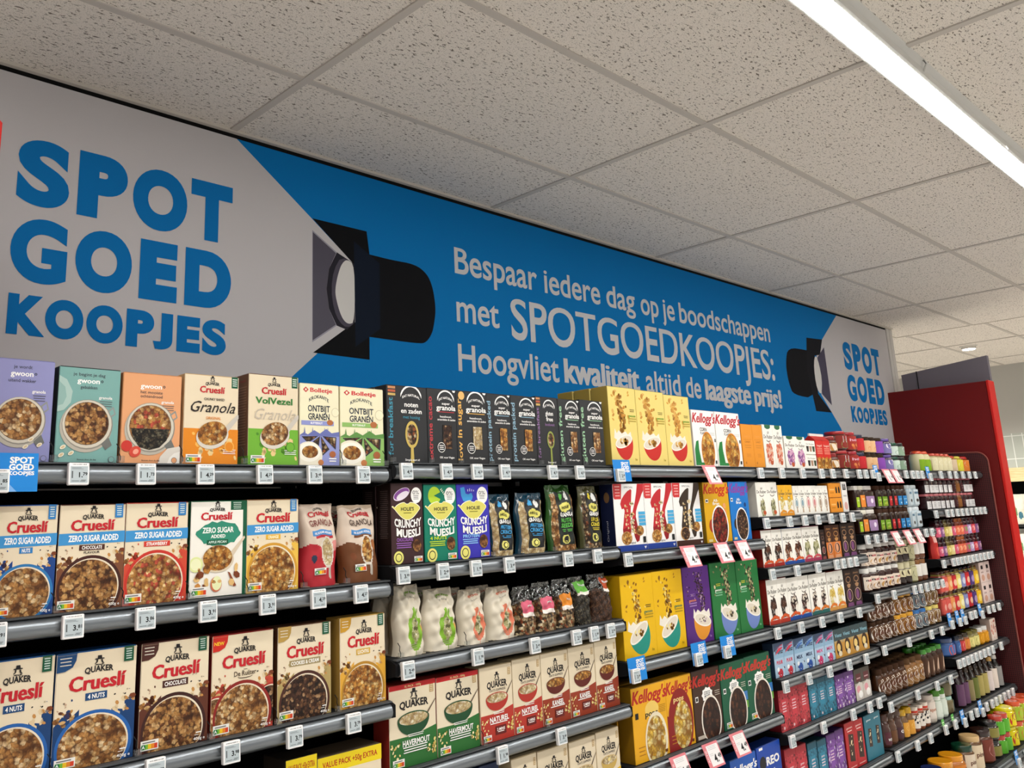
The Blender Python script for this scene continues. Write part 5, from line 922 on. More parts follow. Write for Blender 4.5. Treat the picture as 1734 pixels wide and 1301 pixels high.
 (6, 4): (0.86, [('i_sal', 4.254, 4.32, 0.122, 2), ('i_sal', 4.325, 4.393, 0.122, 2), ('i_orn', 4.398, 4.467, 0.122, 2), ('i_rd2', 4.473, 4.544, 0.122, 2), ('i_yel', 4.549, 4.621, 0.122, 2), ('i_blu', 4.627, 4.7, 0.122, 2), ('i_rd2', 4.706, 4.783, 0.122, 2), ('i_pu2', 4.788, 4.866, 0.122, 2), ('i_ylo', 4.872, 4.952, 0.122, 2), ('i_pck', 4.968, 5.066, 0.25), ('i_pck', 5.072, 5.174, 0.25)]),
 (6, 5): (0.632, [('x_blu', 4.254, 4.396, 0.1), ('x_bl2', 4.401, 4.452, 0.1), ('x_red', 4.464, 4.542, 0.1), ('x_org', 4.547, 4.626, 0.1), ('x_yel', 4.632, 4.713, 0.1), ('x_yel', 4.72, 4.803, 0.1), ('x_amb', 4.809, 4.894, 0.1), ('x_amb', 4.9, 4.989, 0.1), ('x_pck', 5.003, 5.113, 0.13)]),
 (6, 6): (0.35, [('y_pur', 4.336, 4.411, 0.19), ('y_pur', 4.417, 4.494, 0.19), ('y_drk', 4.501, 4.579, 0.19), ('y_grn', 4.586, 4.666, 0.19), ('y_yel', 4.673, 4.755, 0.19), ('y_yel', 4.762, 4.846, 0.19), ('y_wht', 4.853, 4.94, 0.19), ('y_lab', 4.947, 5.035, 0.19), ('y_blk', 5.043, 5.133, 0.19)]),
 (5, 7): (0.09, [('pb_navy', 3.5, 3.62, 0.13), ('pb_org', 3.64, 3.78, 0.13), ('pb_org', 3.79, 3.93, 0.13), ('pb_green', 3.95, 4.07, 0.15), ('pb_gold', 4.08, 4.2, 0.17)]),
 (6, 7): (0.09, [('pb_brn', 4.26, 4.38, 0.17), ('pb_dark', 4.39, 4.5, 0.095, 2), ('can_rg', 4.51, 4.6, 0.1, 2), ('can_rg', 4.605, 4.69, 0.1, 2), ('can_yel', 4.7, 4.85, 0.105, 2), ('can_or', 4.87, 4.97, 0.11, 2), ('can_or', 4.98, 5.08, 0.11, 2), ('can_or', 5.09, 5.19, 0.11, 2)]),
}
DIV = {(1, 1): [-.662, -.525, -.383, -.228, .058, .2], (1, 2): [-.64, -.502, -.357, -.212, -.06, .068], (1, 3): [-.628, -.46, -.297, -.13, .04], (2, 1): [.226, .366, .482, .611, .838, .95, 1.065], (2, 2): [.6, .88, 1.04], (2, 3): [.24, .48], (2, 4): [.533, .797]}
TAGS = {
 (1, 1): [('e', -0.622), ('e', -0.48), ('e', -0.342), ('e', -0.19), ('e', -0.049), ('e', 0.101), ('s', -0.747)],
 (1, 2): [('e', -0.756), ('e', -0.615), ('e', -0.468), ('e', -0.327), ('e', -0.178), ('e', -0.038), ('e', 0.09)],
 (1, 3): [('e', -0.434), ('e', -0.264), ('e', -0.103), ('e', 0.064)],
 (2, 1): [('e', 0.248), ('e', 0.396), ('e', 0.518), ('e', 0.636), ('e', 0.857), ('e', 0.995)],
 (2, 2): [('e', 0.23), ('e', 0.371), ('e', 0.498), ('e', 0.637), ('e', 0.907), ('e', 1.058)],
 (2, 3): [('e', 0.239), ('e', 0.492), ('e', 0.73), ('e', 0.924), ('e', 1.013), ('e', 1.1)],
 (2, 4): [('e', 0.573), ('e', 0.827)],
 (3, 1): [('s', 1.24), ('p', 1.805)],
 (3, 2): [('e', 1.225), ('p', 1.601), ('p', 1.836), ('p', 1.991)],
 (3, 3): [('s', 1.241), ('s', 1.626), ('s', 1.827)],
 (3, 4): [('p', 1.425), ('p', 1.63), ('p', 1.816)],
 (4, 1): [('e', 2.213), ('e', 2.404), ('e', 2.604), ('e', 2.799), ('e', 2.921), ('e', 3.069)],
 (4, 2): [('e', 2.216), ('e', 2.424), ('e', 2.571), ('e', 2.702), ('e', 2.839), ('e', 2.969), ('e', 3.078)],
 (4, 3): [('e', 2.218), ('e', 2.442), ('e', 2.643), ('e', 2.84), ('e', 2.911), ('e', 2.984), ('e', 3.051)],
 (4, 4): [('e', 2.208), ('e', 2.419), ('e', 2.618), ('e', 2.807), ('e', 3.016)],
 (4, 5): [('e', 2.228), ('e', 2.435), ('e', 2.635), ('e', 2.837), ('e', 3.028)],
 (4, 6): [('e', 2.232), ('e', 2.516), ('e', 2.815), ('e', 2.998), ('e', 3.107)],
 (5, 1): [('e', 3.23), ('e', 3.311), ('e', 3.401), ('s', 3.463), ('p', 3.581), ('p', 3.696), ('e', 3.857)],
 (5, 2): [('e', 3.223), ('e', 3.333), ('e', 3.44), ('p', 3.582), ('p', 3.747), ('p', 3.894), ('e', 4.029), ('e', 4.122)],
 (5, 3): [('e', 3.248), ('e', 3.459), ('e', 3.743), ('e', 3.829), ('e', 3.918), ('e', 3.999), ('e', 4.082), ('e', 4.167)],
 (5, 4): [('e', 3.249), ('e', 3.564), ('e', 3.885), ('e', 4.049)],
 (5, 5): [('e', 3.235), ('e', 3.582), ('e', 3.862), ('e', 4.072)],
 (5, 6): [('e', 3.24), ('e', 3.491), ('e', 3.67), ('g', 3.887), ('g', 4.034)],
 (6, 1): [('e', 3.954), ('e', 4.026), ('e', 4.1), ('s', 4.223), ('e', 4.411), ('e', 4.566), ('e', 4.673), ('e', 4.805), ('e', 4.93), ('e', 5.047)],
 (6, 2): [('e', 4.231), ('e', 4.42), ('e', 4.502), ('e', 4.597), ('e', 4.683), ('e', 4.771), ('e', 4.862), ('e', 4.954), ('e', 5.036), ('e', 5.121)],
 (6, 3): [('e', 4.232), ('e', 4.392), ('e', 4.458), ('e', 4.526), ('e', 4.595), ('e', 4.666), ('e', 4.737), ('e', 4.81), ('e', 4.885), ('e', 4.961), ('e', 5.038), ('e', 5.117)],
 (6, 4): [('s', 4.214), ('s', 4.343), ('s', 4.435), ('e', 4.551), ('e', 4.626), ('s', 4.748), ('e', 4.885), ('e', 4.98), ('e', 5.089)],
 (6, 5): [('e', 4.234), ('e', 4.304), ('e', 4.376), ('e', 4.45), ('e', 4.525), ('e', 4.601), ('e', 4.679), ('e', 4.759), ('e', 4.841), ('e', 5.009)],
 (6, 6): [('s', 4.185), ('e', 4.305), ('e', 4.397), ('s', 4.491), ('e', 4.578), ('e', 4.677), ('e', 4.756), ('e', 4.837), ('e', 4.92), ('e', 5.005), ('e', 5.091)],
 (6, 7): [('s', 4.55), ('e', 4.7), ('e', 4.8), ('e', 4.9), ('e', 5.0)],
}
# ------------------------------------------------------------------ scene helpers
def tag(o, label, cat, group=None):
    o['label'] = label; o['category'] = cat
    if group: o['group'] = group
    return o
def struct(name, mb):
    o = mb.build(name); o['kind'] = 'structure'; return o
ORD = ['zeroth', 'first', 'second', 'third', 'fourth', 'fifth', 'sixth', 'seventh', 'eighth', 'ninth', 'tenth', 'eleventh', 'twelfth', 'thirteenth']
NUM = ['no', 'one', 'two', 'three', 'four', 'five', 'six', 'seven', 'eight', 'nine', 'ten', 'eleven', 'twelve', 'thirteen']
ROWN = ['', 'top', 'second', 'third', 'fourth', 'fifth', 'sixth', 'bottom']
BAYN = ['', 'first', 'second', 'third', 'fourth', 'fifth', 'sixth']
YF = -.53
JX = [None, -.79, .21, 1.21, 2.22, 3.24, 4.24, 5.245]

# ------------------------------------------------------------------ the room
mb = MB(); mb.box(-3, 5.53, .006, .12, 0, 2.8, '!#d6d2cc'); struct('wall_back', mb)
mb = MB(); mb.box(-5, 12, -7, 4, -.05, 0, 'floor'); struct('floor', mb)
mb = MB(); mb.box(-4, 5.955, -6.5, .114, CEIL, CEIL + .02, 'tile'); struct('ceiling', mb)
mb = MB(); mb.box(5.955, 12, -6.5, 4, 2.86, 2.88, 'tile'); mb.box(-4, 5.955, .114, 4, 2.86, 2.88, 'tile'); struct('ceiling', mb)
mb = MB(); mb.box(5.95, 5.957, -6.5, .118, 2.797, 2.86, '!#b8b0a4'); mb.box(5.5, 5.957, .112, .118, 2.797, 2.86, '!#b8b0a4'); struct('trim_1', mb)
g = MB(); BAR = '!#c4beb6'
for i in range(-3, 5): g.box(i * 1.2 - .012, i * 1.2 + .012, -6.5, .0, CEIL - .005, CEIL + .001, BAR)
for j in range(11): g.box(-4, 5.95, -.448 - .6 * j - .012, -.448 - .6 * j + .012, CEIL - .004, CEIL + .001, BAR)
for i in range(5, 10): g.box(i * 1.2 - .012, i * 1.2 + .012, -6.5, 4, 2.855, 2.861, BAR)
for j in range(-7, 11): g.box(5.96, 12, -.448 - .6 * j - .012, -.448 - .6 * j + .012, 2.856, 2.861, BAR)
struct('trim_2', g)
mb = MB(); mb.box(-3, 5.53, -.022, 0, 2.791, 2.8, '!#c8c2b8'); mb.box(-3, 5.53, -.005, .006, 2.778, 2.791, '!#0a0a0a'); struct('trim_3', mb)
# far end: tiled wall with a bread opening
mb = MB(); mb.box(9, 9.1, -6.5, 4, 2.14, 2.86, '!#b4b3ad'); mb.box(9.0, 9.1, -6.5, 4, 1.79, 2.14, 'wtile'); mb.box(9.5, 9.6, -6.5, 4, 0, 1.9, '!#0c0c0c'); struct('wall_right', mb)

def led(name, y, x0, x1, label):
    e = bpy.data.objects.new(name, None); COL.objects.link(e); e.location = (0, y, 2.75); tag(e, label, 'light', 'ceiling strip lights')
    h = MB(); h.prism([(-.034, .004), (.034, .004), (.05, .05), (-.05, .05)], x0, x1, '!#d8d8d4', 'x')
    h.prism([(-.045, .0), (-.034, .0), (-.034, .02), (-.045, .02)], x0, x1, '!#d8d8d4'); h.prism([(.034, .0), (.04, .0), (.04, .02), (.034, .02)], x0, x1, '!#d8d8d4'); h.build('housing', e)
    d = MB(); d.box(x0 + .004, x1 - .004, -.033, .033, -.001, .004, 'led'); d.build('diffuser', e)
    c = MB(); c.tube([(1.32, -.046, .01), (1.32, -.056, .03), (1.32, -.05, .045)], .003, '!#c8c8c4'); c.tube([(2.12, -.046, .0), (2.125, -.05, -.012), (2.14, -.046, -.006)], .002, '!#f0f0f0'); c.build('clip', e)
led('strip_light', -1.657, -2.6, 5.6, 'long bright white strip light under ceiling above the aisle')
led('strip_light', -4.6, -2.6, 5.6, 'added unseen ceiling strip light behind the camera for illumination')  # unseen second light row, added for more illumination
e = bpy.data.objects.new('ceiling_downlight', None); COL.objects.link(e); e.location = (7.36, -.005, 2.86); tag(e, 'small round downlight glowing beyond the red end panel', 'light')
b = MB(); b.lathe([(.075, -.006), (.075, 0), (.05, 0)], '!#e0ddd6', 24); b.lathe([(.058, -.03), (.062, -.006), (.05, -.004)], '!#d0ccc4', 24); b.build('housing', e)
b = MB(); b.lathe([(.02, -.034), (.05, -.033), (.056, -.028)], 'spotled', 24); b.build('lens', e)
for i, (x, y) in enumerate(((7.36, -.005), (7.6, -2.4), (7.4, 1.8))):  # first serves the downlight above; the others are unseen, added to brighten far end
    ld = bpy.data.lights.new('downlight_and_fill_lamp', 'SPOT'); ld.energy = 230; ld.spot_size = radians(150); ld.spot_blend = .6; ld.shadow_soft_size = .05; ld.color = (1, .95, .86)
    lo = bpy.data.objects.new('downlight_and_fill_lamp', ld); COL.objects.link(lo); lo.location = (x, y, 2.81)

# ------------------------------------------------------------------ banner
e = bpy.data.objects.new('wall_banner', None); COL.objects.link(e); tag(e, 'blue and white promotion banner along the wall above the shelves', 'banner')
BW, BB = '!#c1bec0', '!#0072b6'
mb = MB(); BX0, BX1, BZ0, BZ1 = -1.0, 5.42, 1.66, 2.778
mb.box(BX0, BX1, -.004, .004, BZ0, BZ1, BB)
f = F(mb, 1, 1, 0, lambda x, z, l: (x + .5, -.0041 - l * .35, z))
P = lambda k, l: (f.put([(x - .5, z) for x, z in l], k))
P(BW, [(BX0, BZ0), (-.13, BZ0), (.253, 2.014), (.334, 2.086), (.505, 2.22), (.505, 2.42), (.314, 2.563), (.021, BZ1), (BX0, BZ1)])
P('#8e8c98', B['doorl'] and [(.3155, 2.522), (.418, 2.46), (.385, 2.395), (.374, 2.319), (.385, 2.248), (.416, 2.194), (.316, 2.124)])
P('#454150', [(.3175, 2.515), (.414, 2.456), (.385, 2.395), (.374, 2.319), (.385, 2.248), (.412, 2.197), (.3175, 2.131)])
def soft(q, n=2):
    for _ in range(n): q = [p for i in range(len(q)) for p in ((q[i - 1][0] * .25 + q[i][0] * .75, q[i - 1][1] * .25 + q[i][1] * .75), (q[i][0] * .75 + q[(i + 1) % len(q)][0] * .25, q[i][1] * .75 + q[(i + 1) % len(q)][1] * .25))]
    return q
P('!#08090d', B['hoodtop']); P('!#08090d', B['hoodbot']); P('!#0a0b0f', soft(B['body'])); P('!#26242c', B['ring']); P('!#4c4854', soft(B['ring2'], 1)); P('!#cfcdca', soft(B['lens'])); P('!#0c1626', B['doorr'])
P(BW, [(BX1, BZ0), (4.62, BZ0), (4.408, 1.996), (4.301, 2.093), (4.18, 2.2), (4.18, 2.46), (4.296, 2.58), (4.57, BZ1), (BX1, BZ1)])
P('!#101116', soft(B['body2'])); P('!#17181d', B['mid2']); P('!#17181d', B['hoodt2']); P('!#17181d', B['hoodb2']); P('!#4a4658', B['doorr2']); P('!#cfcdca', soft(B['lens2'], 1))
def word(t, x0, x1, z, cap, k, off=.0, res=6):
    vs, fs, gx, bw = glyphs(t, min(off, .014), res); s = cap / CAPH; q = (x1 - x0) / bw; XH = .47; kx = 1.1
    up = lambda y: y if y <= 0 else (y * kx if y < XH else XH * kx + (y - XH) * (CAPH - XH * kx) / (CAPH - XH))
    for e_ in ((0,) if off <= .014 else (-.028, 0, .028)): f.put([(x0 + (x - gx + e_) * q - .5, z + up(y) * s) for x, y in vs], k, fs)
def letter(ch, x0, x1, z0, z1, k):
    vs, fs, gx, bw = glyphs(ch, .05 if ch in 'SG' else .066, 8); a = min(v[1] for v in vs); b = max(v[1] for v in vs)
    f.put([(x0 + (x - gx) / bw * (x1 - x0) - .5, z0 + (y - a) / (b - a) * (z1 - z0)) for x, y in vs], k, fs)
LT = '!#c9c9cb'
for t_, a_, b_ in (('Bespaar', .985, 1.477), ('iedere', 1.524, 1.922), ('dag', 1.97, 2.2), ('op', 2.248, 2.402), ('je', 2.435, 2.548), ('boodschappen', 2.592, 3.57)): word(t_, a_, b_, 2.482, .106, LT, .013)
word('met', .987, 1.227, 2.284, .106, LT, .013); word('SPOTGOEDKOOPJES:', 1.298, 3.576, 2.25, .172, LT, .013)
word('Hoogvliet', .987, 1.588, 2.086, .106, LT, .013); word('kwaliteit', 1.627, 2.181, 2.089, .106, LT, .028); word('altijd', 2.239, 2.54, 2.089, .106, LT, .013)
word('de', 2.592, 2.734, 2.087, .106, LT, .013); word('laagste', 2.781, 3.254, 2.086, .106, LT, .028); word('prijs!', 3.3, 3.618, 2.084, .106, LT, .028)
LOGO = [(2.407, 2.602, [('S', -.629, -.492), ('P', -.469, -.329), ('O', -.312, -.142), ('T', -.13, .011)]),
        (2.19, 2.373, [('G', -.631, -.486), ('O', -.464, -.305), ('E', -.282, -.166), ('D', -.142, .012)]),
        (2.045, 2.155, [('K', -.626, -.531), ('O', -.532, -.432), ('O', -.424, -.323), ('P', -.313, -.231), ('J', -.233, -.174), ('E', -.161, -.087), ('S', -.08, -.001)])]
for s_, o_ in ((1, 0), (.968, 5.209)):
    for z0_, z1_, ls in LOGO:
        for ch, a_, b_ in ls: letter(ch, a_ * s_ + o_, b_ * s_ + o_, z0_, z1_, '!#046eb2')
mb.build('printed_panel', e)
b = MB()
for x, w in ((5.42, .05), (5.475, .055)): b.box(x, x + w, -.012, .006, 1.66, 2.79, '!#c4c1be', .003)
b.build('edge_frame', e)

# ------------------------------------------------------------------ red end panels and gondola
def endpanel(x0, x1, top, label, right):
    e = bpy.data.objects.new('gondola_end_wall', None); COL.objects.link(e); e.location = (x0, -.3, 0); tag(e, label, 'panel', 'red end walls')
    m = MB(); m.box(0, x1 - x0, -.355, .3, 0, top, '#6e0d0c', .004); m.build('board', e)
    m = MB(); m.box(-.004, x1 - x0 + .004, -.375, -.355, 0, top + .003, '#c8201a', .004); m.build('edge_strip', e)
    if right:
        m = MB(); m.box(x1 - x0, x1 - x0 + .06, -.33, -.29, top - .05, top - .01, '#101010', .004); m.build('bracket', e)  # small black security camera at the top corner, not a bracket
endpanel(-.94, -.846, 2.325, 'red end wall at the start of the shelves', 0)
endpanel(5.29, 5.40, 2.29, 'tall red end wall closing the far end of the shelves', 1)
b = MB(); b.prism([(-.075, 2.2), (-.655, 2.2), (-.655, 2.478), (-.075, 2.42)], 5.41, 5.45, '!#77727a'); b.prism([(-.182, 2.2), (-.186, 2.2), (-.186, 2.434), (-.182, 2.433)], 5.405, 5.41, '!#141416')
tag(b.build('header_board'), 'grey header board standing behind the red end wall', 'panel')
b = MB(); R_ = .07; pts = [(-.01, .02), (-.60, .02)] + [(-.60 + R_ - R_ * cos(a), 1.815 - R_ + R_ * sin(a)) for a in [i * pi / 16 for i in range(9)]] + [(-.01, 1.83)]
e = bpy.data.objects.new('perforated_side_plate', None); COL.objects.link(e); e.location = (5.255, 0, 0); tag(e, 'maroon perforated side plate with rounded corner beside the sixth bay', 'panel')
b.prism(pts, 0, .012, 'perf'); b.build('plate', e)
b = MB(); b.tube([(0, -.602, .02)] + [(0, p[0], p[1]) for p in pts[2:]], .005, '#8a4a42', 8); b.build('rim', e)
for i in range(1, 7):
    b = MB(); b.box(JX[i] + .01, JX[i + 1] - .01, -.02, 0, .05, 1.64, '!#0b0b0c', .002)
    tag(b.build('gondola_back_panel'), f'black back panel behind the products of the {BAYN[i]} bay', 'panel', 'gondola back panels')
for i in range(1, 8):
    b = MB(); b.box(JX[i] - .009, JX[i] + .009, -.06, 0, .0, 1.66, '!#141416', .002)
    for k in range(30): b.box(JX[i] - .003, JX[i] + .003, -.0612, -.06, .1 + .05 * k, .12 + .05 * k, '!#000000')
    tag(b.build('gondola_upright'), ('black slotted upright at the start of the first bay' if i == 1 else f'black slotted upright at the far end of the {BAYN[i-1]} bay'), 'upright', 'gondola uprights')

# one shelf, copied for each level
RAIL = [(-.53, -.004), (-.542, -.0045), (-.551, -.009), (-.557, -.017), (-.559, -.025), (-.557, -.033), (-.551, -.04), (-.542, -.044), (-.53, -.044)]
def shelf_meshes(w, yb):
    o = yb - YF
    b = MB(); b.box(.004, w - .004, yb, -.024, -.03, 0, '!#1b1c1e', .002); b.box(.03, w - .03, -.3, -.27, -.036, -.03, '!#121214', .002)
    r = MB(); n = len(RAIL); ps = [(y + o, z) for y, z in RAIL]; r.prism(ps, .014, w - .014, '~#83898e')
    for k in range(len(r.sm)): r.sm[k] = True
    l = MB(); l.box(.008, w - .008, yb - .02, yb - .0002, -.0042, -.0002, '#46494c', .001)
    c1 = MB(); c1.prism([(-.1, -.002), (-.532, -.002), (-.553, -.01), (-.553, -.04), (-.5, -.05), (-.1, -.075)], .001, .012, '!#141416')
    c2 = MB(); c2.prism([(-.1, -.002), (-.532, -.002), (-.553, -.01), (-.553, -.04), (-.5, -.05), (-.1, -.075)], w - .012, w - .001, '!#141416')
    if o:
        for c in (c1, c2): c.v = [(x, y + o, z) for x, y, z in c.v]
    return [(nm, m.mesh(nm)) for nm, m in (('board', b), ('price_rail', r), ('front_lip', l), ('bracket', c1), ('bracket', c2))]
SHM = {}
YB = -.66
def put_shelf(bay, row, z):
    base = row == 7 and bay > 4; w = round(JX[bay + 1] - JX[bay], 3); yb = YB if base else YF
    key = (w, yb)
    if key not in SHM: SHM[key] = shelf_meshes(w, yb)
    e = bpy.data.objects.new('gondola_shelf', None); COL.objects.link(e); e.location = (JX[bay], 0, z)
    tag(e, f'dark shelf with silver price rail, {ROWN[row]} level of the {BAYN[bay]} bay', 'shelf', 'gondola shelves')
    for nm, me in SHM[key]:
        o = bpy.data.objects.new(nm, me); COL.objects.link(o); o.parent = e

# ------------------------------------------------------------------ products
PROTO = {}
def proto(kind, w, h):
    """meshes of one kind, built once; copies share them"""
    if kind not in PROTO:
        nm = KIND[kind][0]; PROTO[kind] = (w, h, [(p or nm, b.mesh(p or nm)) for p, b in KIND[kind][4](w, h)])
    return PROTO[kind]
def place(kind, x0, x1, h, z, label, rot=0, back=0, yf=YF, group=None):
    name, cat, desc, grp, make, d, depth = KIND[kind]; w = x1 - x0 - .0012
    w0, h0, parts = proto(kind, w, h); sx, sz = w / w0, h / h0
    dd = w if d == 'w' else d
    root = None
    for n, (nm, me) in enumerate(parts):
        o = bpy.data.objects.new(nm, me); COL.objects.link(o)
        if n == 0:
            root = o; o.location = ((x0 + x1) / 2, yf + dd / 2 + .003 + back * (dd + .006), z); o.scale = (sx, sx if d == 'w' else 1, sz); o.rotation_euler = (0, 0, rot); tag(o, label, cat, group or grp)
        else: o.parent = root
    return root
KROWS = {}
for key, (z, items) in ROWS.items():
    for it in items: KROWS.setdefault(it[0], set()).add(key)
def where(kind, bay, row, label):
    t = f', {ROWN[row]} shelf, {BAYN[bay]} bay'
    return label + t if len((label + t).replace(',', '').split()) <= 16 else label
rnd = random.Random(3)
for (bay, row), (z, items) in ROWS.items():
    put_shelf(bay, row, z); cnt = {}; tot = {}
    for it in items: tot[it[0]] = tot.get(it[0], 0) + 1
    yf = -.655 if (row == 7 and bay > 4) else YF
    for it in items:
        k, x0, x1, h = it[:4]; tiers = it[4] if len(it) > 4 else 1; dep = KIND[k][6]
        cnt[k] = cnt.get(k, 0) + 1; n = tot[k]
        o = '' if n == 1 else f', {ORD[cnt[k]]} of {NUM[n]}'
        grp = f'{KIND[k][3]} on the {ROWN[row]} shelf of the {BAYN[bay]} bay'
        rot = rnd.uniform(-.015, .015) if KIND[k][5] != 'w' else rnd.uniform(-.12, .12)
        off = it[5] if len(it) > 5 else 0
        for t in range(tiers):
            tn = '' if tiers == 1 else (', lower tier' if t == 0 else ', upper tier')
            hh = h if tiers == 1 else h - .002
            place(k, x0, x1, hh, z + t * h, where(k, bay, row, KIND[k][2] + tn + o), rot, 0, yf + off, grp)
        for b_ in range(1, dep + 1):
            s = f'{ORD[b_+1]} row '
            place(k, x0, x1, h, z, where(k, bay, row, s + KIND[k][2] + o), 0, b_, yf + off, grp)

# ------------------------------------------------------------------ price tags and cards
TAGM = {}
def tag_meshes(price):
    if price in TAGM: return TAGM[price]
    a = MB(); w, h = .041, .045
    a.box(-w/2, w/2, -.012, 0, -h/2, h/2, '#fbfbfa', .0016, {'l': '#dcdcdb'})
    f = F(a, w, h, -.012, z0=-h/2); rd = random.Random(len(TAGM))
    for i in range(13): u = .16 + i * .055; f.r(u, .9, u + rd.uniform(.012, .035), .945, '#333333')
    d = MB(); d.box(-w * .42, w * .42, -.0124, -.0118, -h * .41, h * .34, '#bcc7cb'); g = F(d, w, h, -.0124, z0=-h/2)
    p, q = price.split('.'); g.t(p + '.', .58, .34, None, .22, '#101214', .03); g.t(q, .79, .42, None, .14, '#101214', .03)
    g.r(.14, .755, .6, .77, '#4c5254'); g.r(.14, .71, .7, .722, '#4c5254'); g.r(.14, .3, .2, .62, '#5a6062'); g.r(.14, .16, .5, .18, '#4c5254'); g.r(.6, .2, .84, .22, '#4c5254'); g.r(.55, .15, .8, .17, '#4c5254')
    c = MB(); c.box(-w * .3, w * .3, 0, .004, -h * .1, h * .46, '#9c9fa0', .001)
    TAGM[price] = [('price_tag', a.mesh('price_tag')), ('display', d.mesh('display')), ('clip', c.mesh('clip'))]
    return TAGM[price]
def card_mesh(kind, price='4.49'):
    key = kind + price
    if key in TAGM: return TAGM[key]
    a = MB()
    if kind == 's':
        w, h = .1, .076; a.box(-w/2, w/2, -.0012, 0, -h/2, h/2, '#1a86d8', .0004); f = F(a, w, h, -.0012, z0=-h/2)
        f.p([(0, 0), (.62, 0), (.28, .48), (0, .62)], '#7db4ec'); f.t('SPOT', .69, .74, .44, .15, WHT, .04); f.t('GOED', .69, .56, .46, .15, WHT, .04); f.t('KOOPJES', .69, .43, .48, .09, WHT, .04)
    elif kind == 'n':
        w, h = .058, .07; a.box(-w/2, w/2, -.0012, 0, -h/2, h/2, '#1a86d8', .0004); f = F(a, w, h, -.0012, z0=-h/2)
        f.p([(0, 0), (.75, 0), (.4, .5), (0, .6)], '#7db4ec'); f.t('SPOT', .55, .8, .7, .13, WHT, .04); f.t('GOED', .55, .63, .7, .13, WHT, .04)
    elif kind == 'g':
        w, h = .036, .034; a.box(-w/2, w/2, -.0012, 0, -h/2, h/2, '#58b04c', .0004); f = F(a, w, h, -.0012, z0=-h/2); f.r(.1, .45, .9, .6, '#c8e8b8'); f.r(.1, .2, .7, .3, '#c8e8b8')
    else:
        w, h = .1, .082; a.box(-w/2, w/2, -.0014, 0, -h, 0, '#e0828a', .0004); f = F(a, w, h, -.0014, z0=-h)
        f.r(.2, .08, .94, .9, '#f2efee'); f.lines(.26, .8, .84, 3, .06, '#b8b4b4', .014); f.lines(.26, .5, .55, 2, .06, '#b8b4b4', .012); f.t(price.split('.')[0] + '.', .58, .2, None, .3, INK, .03); f.t(price.split('.')[1], .83, .33, None, .17, INK, .03); f.t('ACTIE', .14, .5, .5, .09, '#f4d8d8', .02, rot=1)
    TAGM[key] = a.mesh({'p': 'price_card'}.get(kind, 'promotion_card')); return TAGM[key]
PR = {(1, 1): ['1.79', '1.73', '4.29', '4.29', '3.49', '3.49'], (1, 2): ['3.91', '3.81', '3.86', '3.91', '3.91', '4.29', '4.27'], (1, 3): ['3.79', '3.98', '3.79', '3.79'], (2, 1): ['4.49', '4.29', '4.29', '4.29', '4.29', '4.29']}
GEN = ['3.99', '2.49', '1.98', '3.49', '2.29', '1.89']
def put_tag(x, z, price, label, grp, y=-.559):
    root = None
    for nm, me in tag_meshes(price):
        o = bpy.data.objects.new(nm, me); COL.objects.link(o)
        if root is None: root = o; o.location = (x, y - .004, z); o.rotation_euler = (radians(-4), 0, 0); tag(o, label, 'price tag', grp)
        else: o.parent = root
for (bay, row), tl_ in TAGS.items():
    z = ROWS[bay, row][0]; base = row == 7; yb = (YB - .029) if base else -.559
    tl_ = sorted(tl_, key=lambda a: a[1]); es = [t for t in tl_ if t[0] in 'esg']; ps = [t for t in tl_ if t[0] == 'p']; ss = [t for t in tl_ if t[0] == 's']; gs = [t for t in tl_ if t[0] == 'g']
    pl = f'{ROWN[row]} shelf edge, {BAYN[bay]} bay'; gp = f'price tags on the {pl}'
    pr = PR.get((bay, row), GEN)
    for i, (k, x) in enumerate(es):
        price = '1.85' if (bay, row, k) == (1, 1, 's') else pr[(i - (1 if (bay, row) == (1, 1) else 0) + (0 if (bay, row) in PR else bay * 2 + row)) % len(pr)]
        big = k == 's' and bay < 5
        o = '' if len(es) == 1 else f', {ORD[i + 1]} from left'
        put_tag(x - (.026 if big else 0), z - (.04 if k == 's' else .026), price, f'white electronic price tag{o}, {pl}', gp, yb - (.003 if k in 'sg' else 0))
    for k, lst, d_ in (('s', ss, 'blue promotion card behind price tag'), ('g', gs, 'small green label behind price tag')):
        for i, (_, x) in enumerate(lst):
            me = card_mesh('g' if k == 'g' else 's' if bay < 5 else 'n'); o = bpy.data.objects.new(me.name, me); COL.objects.link(o)
            o.location = (x, yb - .0015, z - (.022 if bay < 5 else .012) + (.02 if k == 'g' else 0)); o.rotation_euler = (radians(-4), 0, 0)
            tag(o, d_ + ('' if len(lst) == 1 else f', {ORD[i+1]} of {NUM[len(lst)]}') + ', ' + pl, 'card', 'promotion cards')
    for i, (_, x) in enumerate(ps):
        me = card_mesh('p', '4.49' if bay < 5 else '1.79'); o = bpy.data.objects.new('price_card', me); COL.objects.link(o)
        o.location = (x, yb - .004, z + .002); o.rotation_euler = (radians(-22), 0, 0)
        tag(o, 'pink edged price card hanging outward' + ('' if len(ps) == 1 else f', {ORD[i+1]} of {NUM[len(ps)]}') + ', ' + pl, 'card', 'pink price cards')

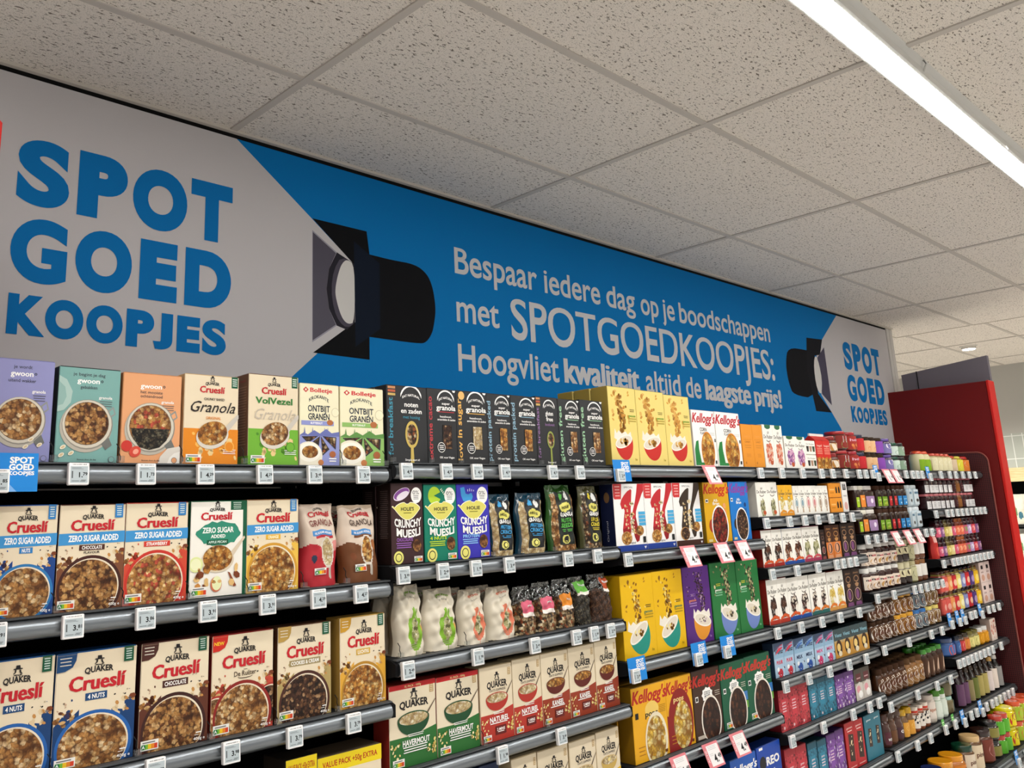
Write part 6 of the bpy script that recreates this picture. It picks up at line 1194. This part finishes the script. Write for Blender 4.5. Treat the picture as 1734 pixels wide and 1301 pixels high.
# wire pushers between the front products
a = MB(); a.tube([(0, 0, .004), (.0, -.001, .012), (-.004, -.001, .02), (-.003, -.001, .03), (-.01, -.001, .04)], .0011, '#151515'); WM = a.mesh('wire')
a = MB(); a.box(-.007, .007, -.008, .004, 0, .014, 'clear', .001); FM = a.mesh('foot')
for (bay, row), xs in DIV.items():
    for i, x in enumerate(xs):
        e = bpy.data.objects.new('shelf_divider', None); COL.objects.link(e); e.location = (x, -.539, ROWS[bay, row][0] + .0013)
        tag(e, f'thin black wire divider, {ORD[i+1]} from left, {ROWN[row]} shelf, {BAYN[bay]} bay', 'divider', 'wire shelf dividers')
        for nm, me in (('wire', WM), ('foot', FM)): o = bpy.data.objects.new(nm, me); COL.objects.link(o); o.parent = e

# ------------------------------------------------------------------ far bread opening
b = MB(); b.box(8.98, 9.02, -1.5, 1.2, 1.65, 1.79, 'wood', .003); tag(b.build('fascia_board'), 'pale wooden fascia board on the far tiled wall', 'board')
e = bpy.data.objects.new('bread_rack', None); COL.objects.link(e)
for nm, q in (('shelf_board', (-1.47, 1.17, .84, .866)), ('shelf_board', (-1.47, 1.17, 1.19, 1.216)), ('side_panel', (1.17, 1.2, 0, 1.65)), ('side_panel', (-1.5, -1.47, 0, 1.65))):
    b = MB(); b.box(9.03, 9.48, *q, '!#242424', .003); b.build(nm, e)
tag(e, 'dark open rack under the wooden fascia on the far wall', 'rack')
def bb(u, v):
    if ell(u, v, .3, .4, .16, .2): return '#5a8a5c'
    if ell(u, v, .62, .3, .14, .12): return '#3a6a7c'
    return '#d4d2c6' if v > .5 else '#cfcdbc'
BM = bag(bb, '#d4d2c6', None, .14, nu=20, nv=24, crimp=.5)(.16, .3)[0][1].mesh('bread_bag')
for i, (y, z) in enumerate(((.27, 1.22), (.27, .87), (.08, 1.22), (.08, .87))):
    o = bpy.data.objects.new('bread_bag', BM); COL.objects.link(o); o.location = (9.14, y, z); o.rotation_euler = (0, 0, radians(-90))
    tag(o, 'pale printed bread bag, ' + ['upper one beside the red wall', 'lower one beside the red wall', 'upper one further from the red wall', 'lower one further from the red wall'][i], 'bread bag', 'bread bags')
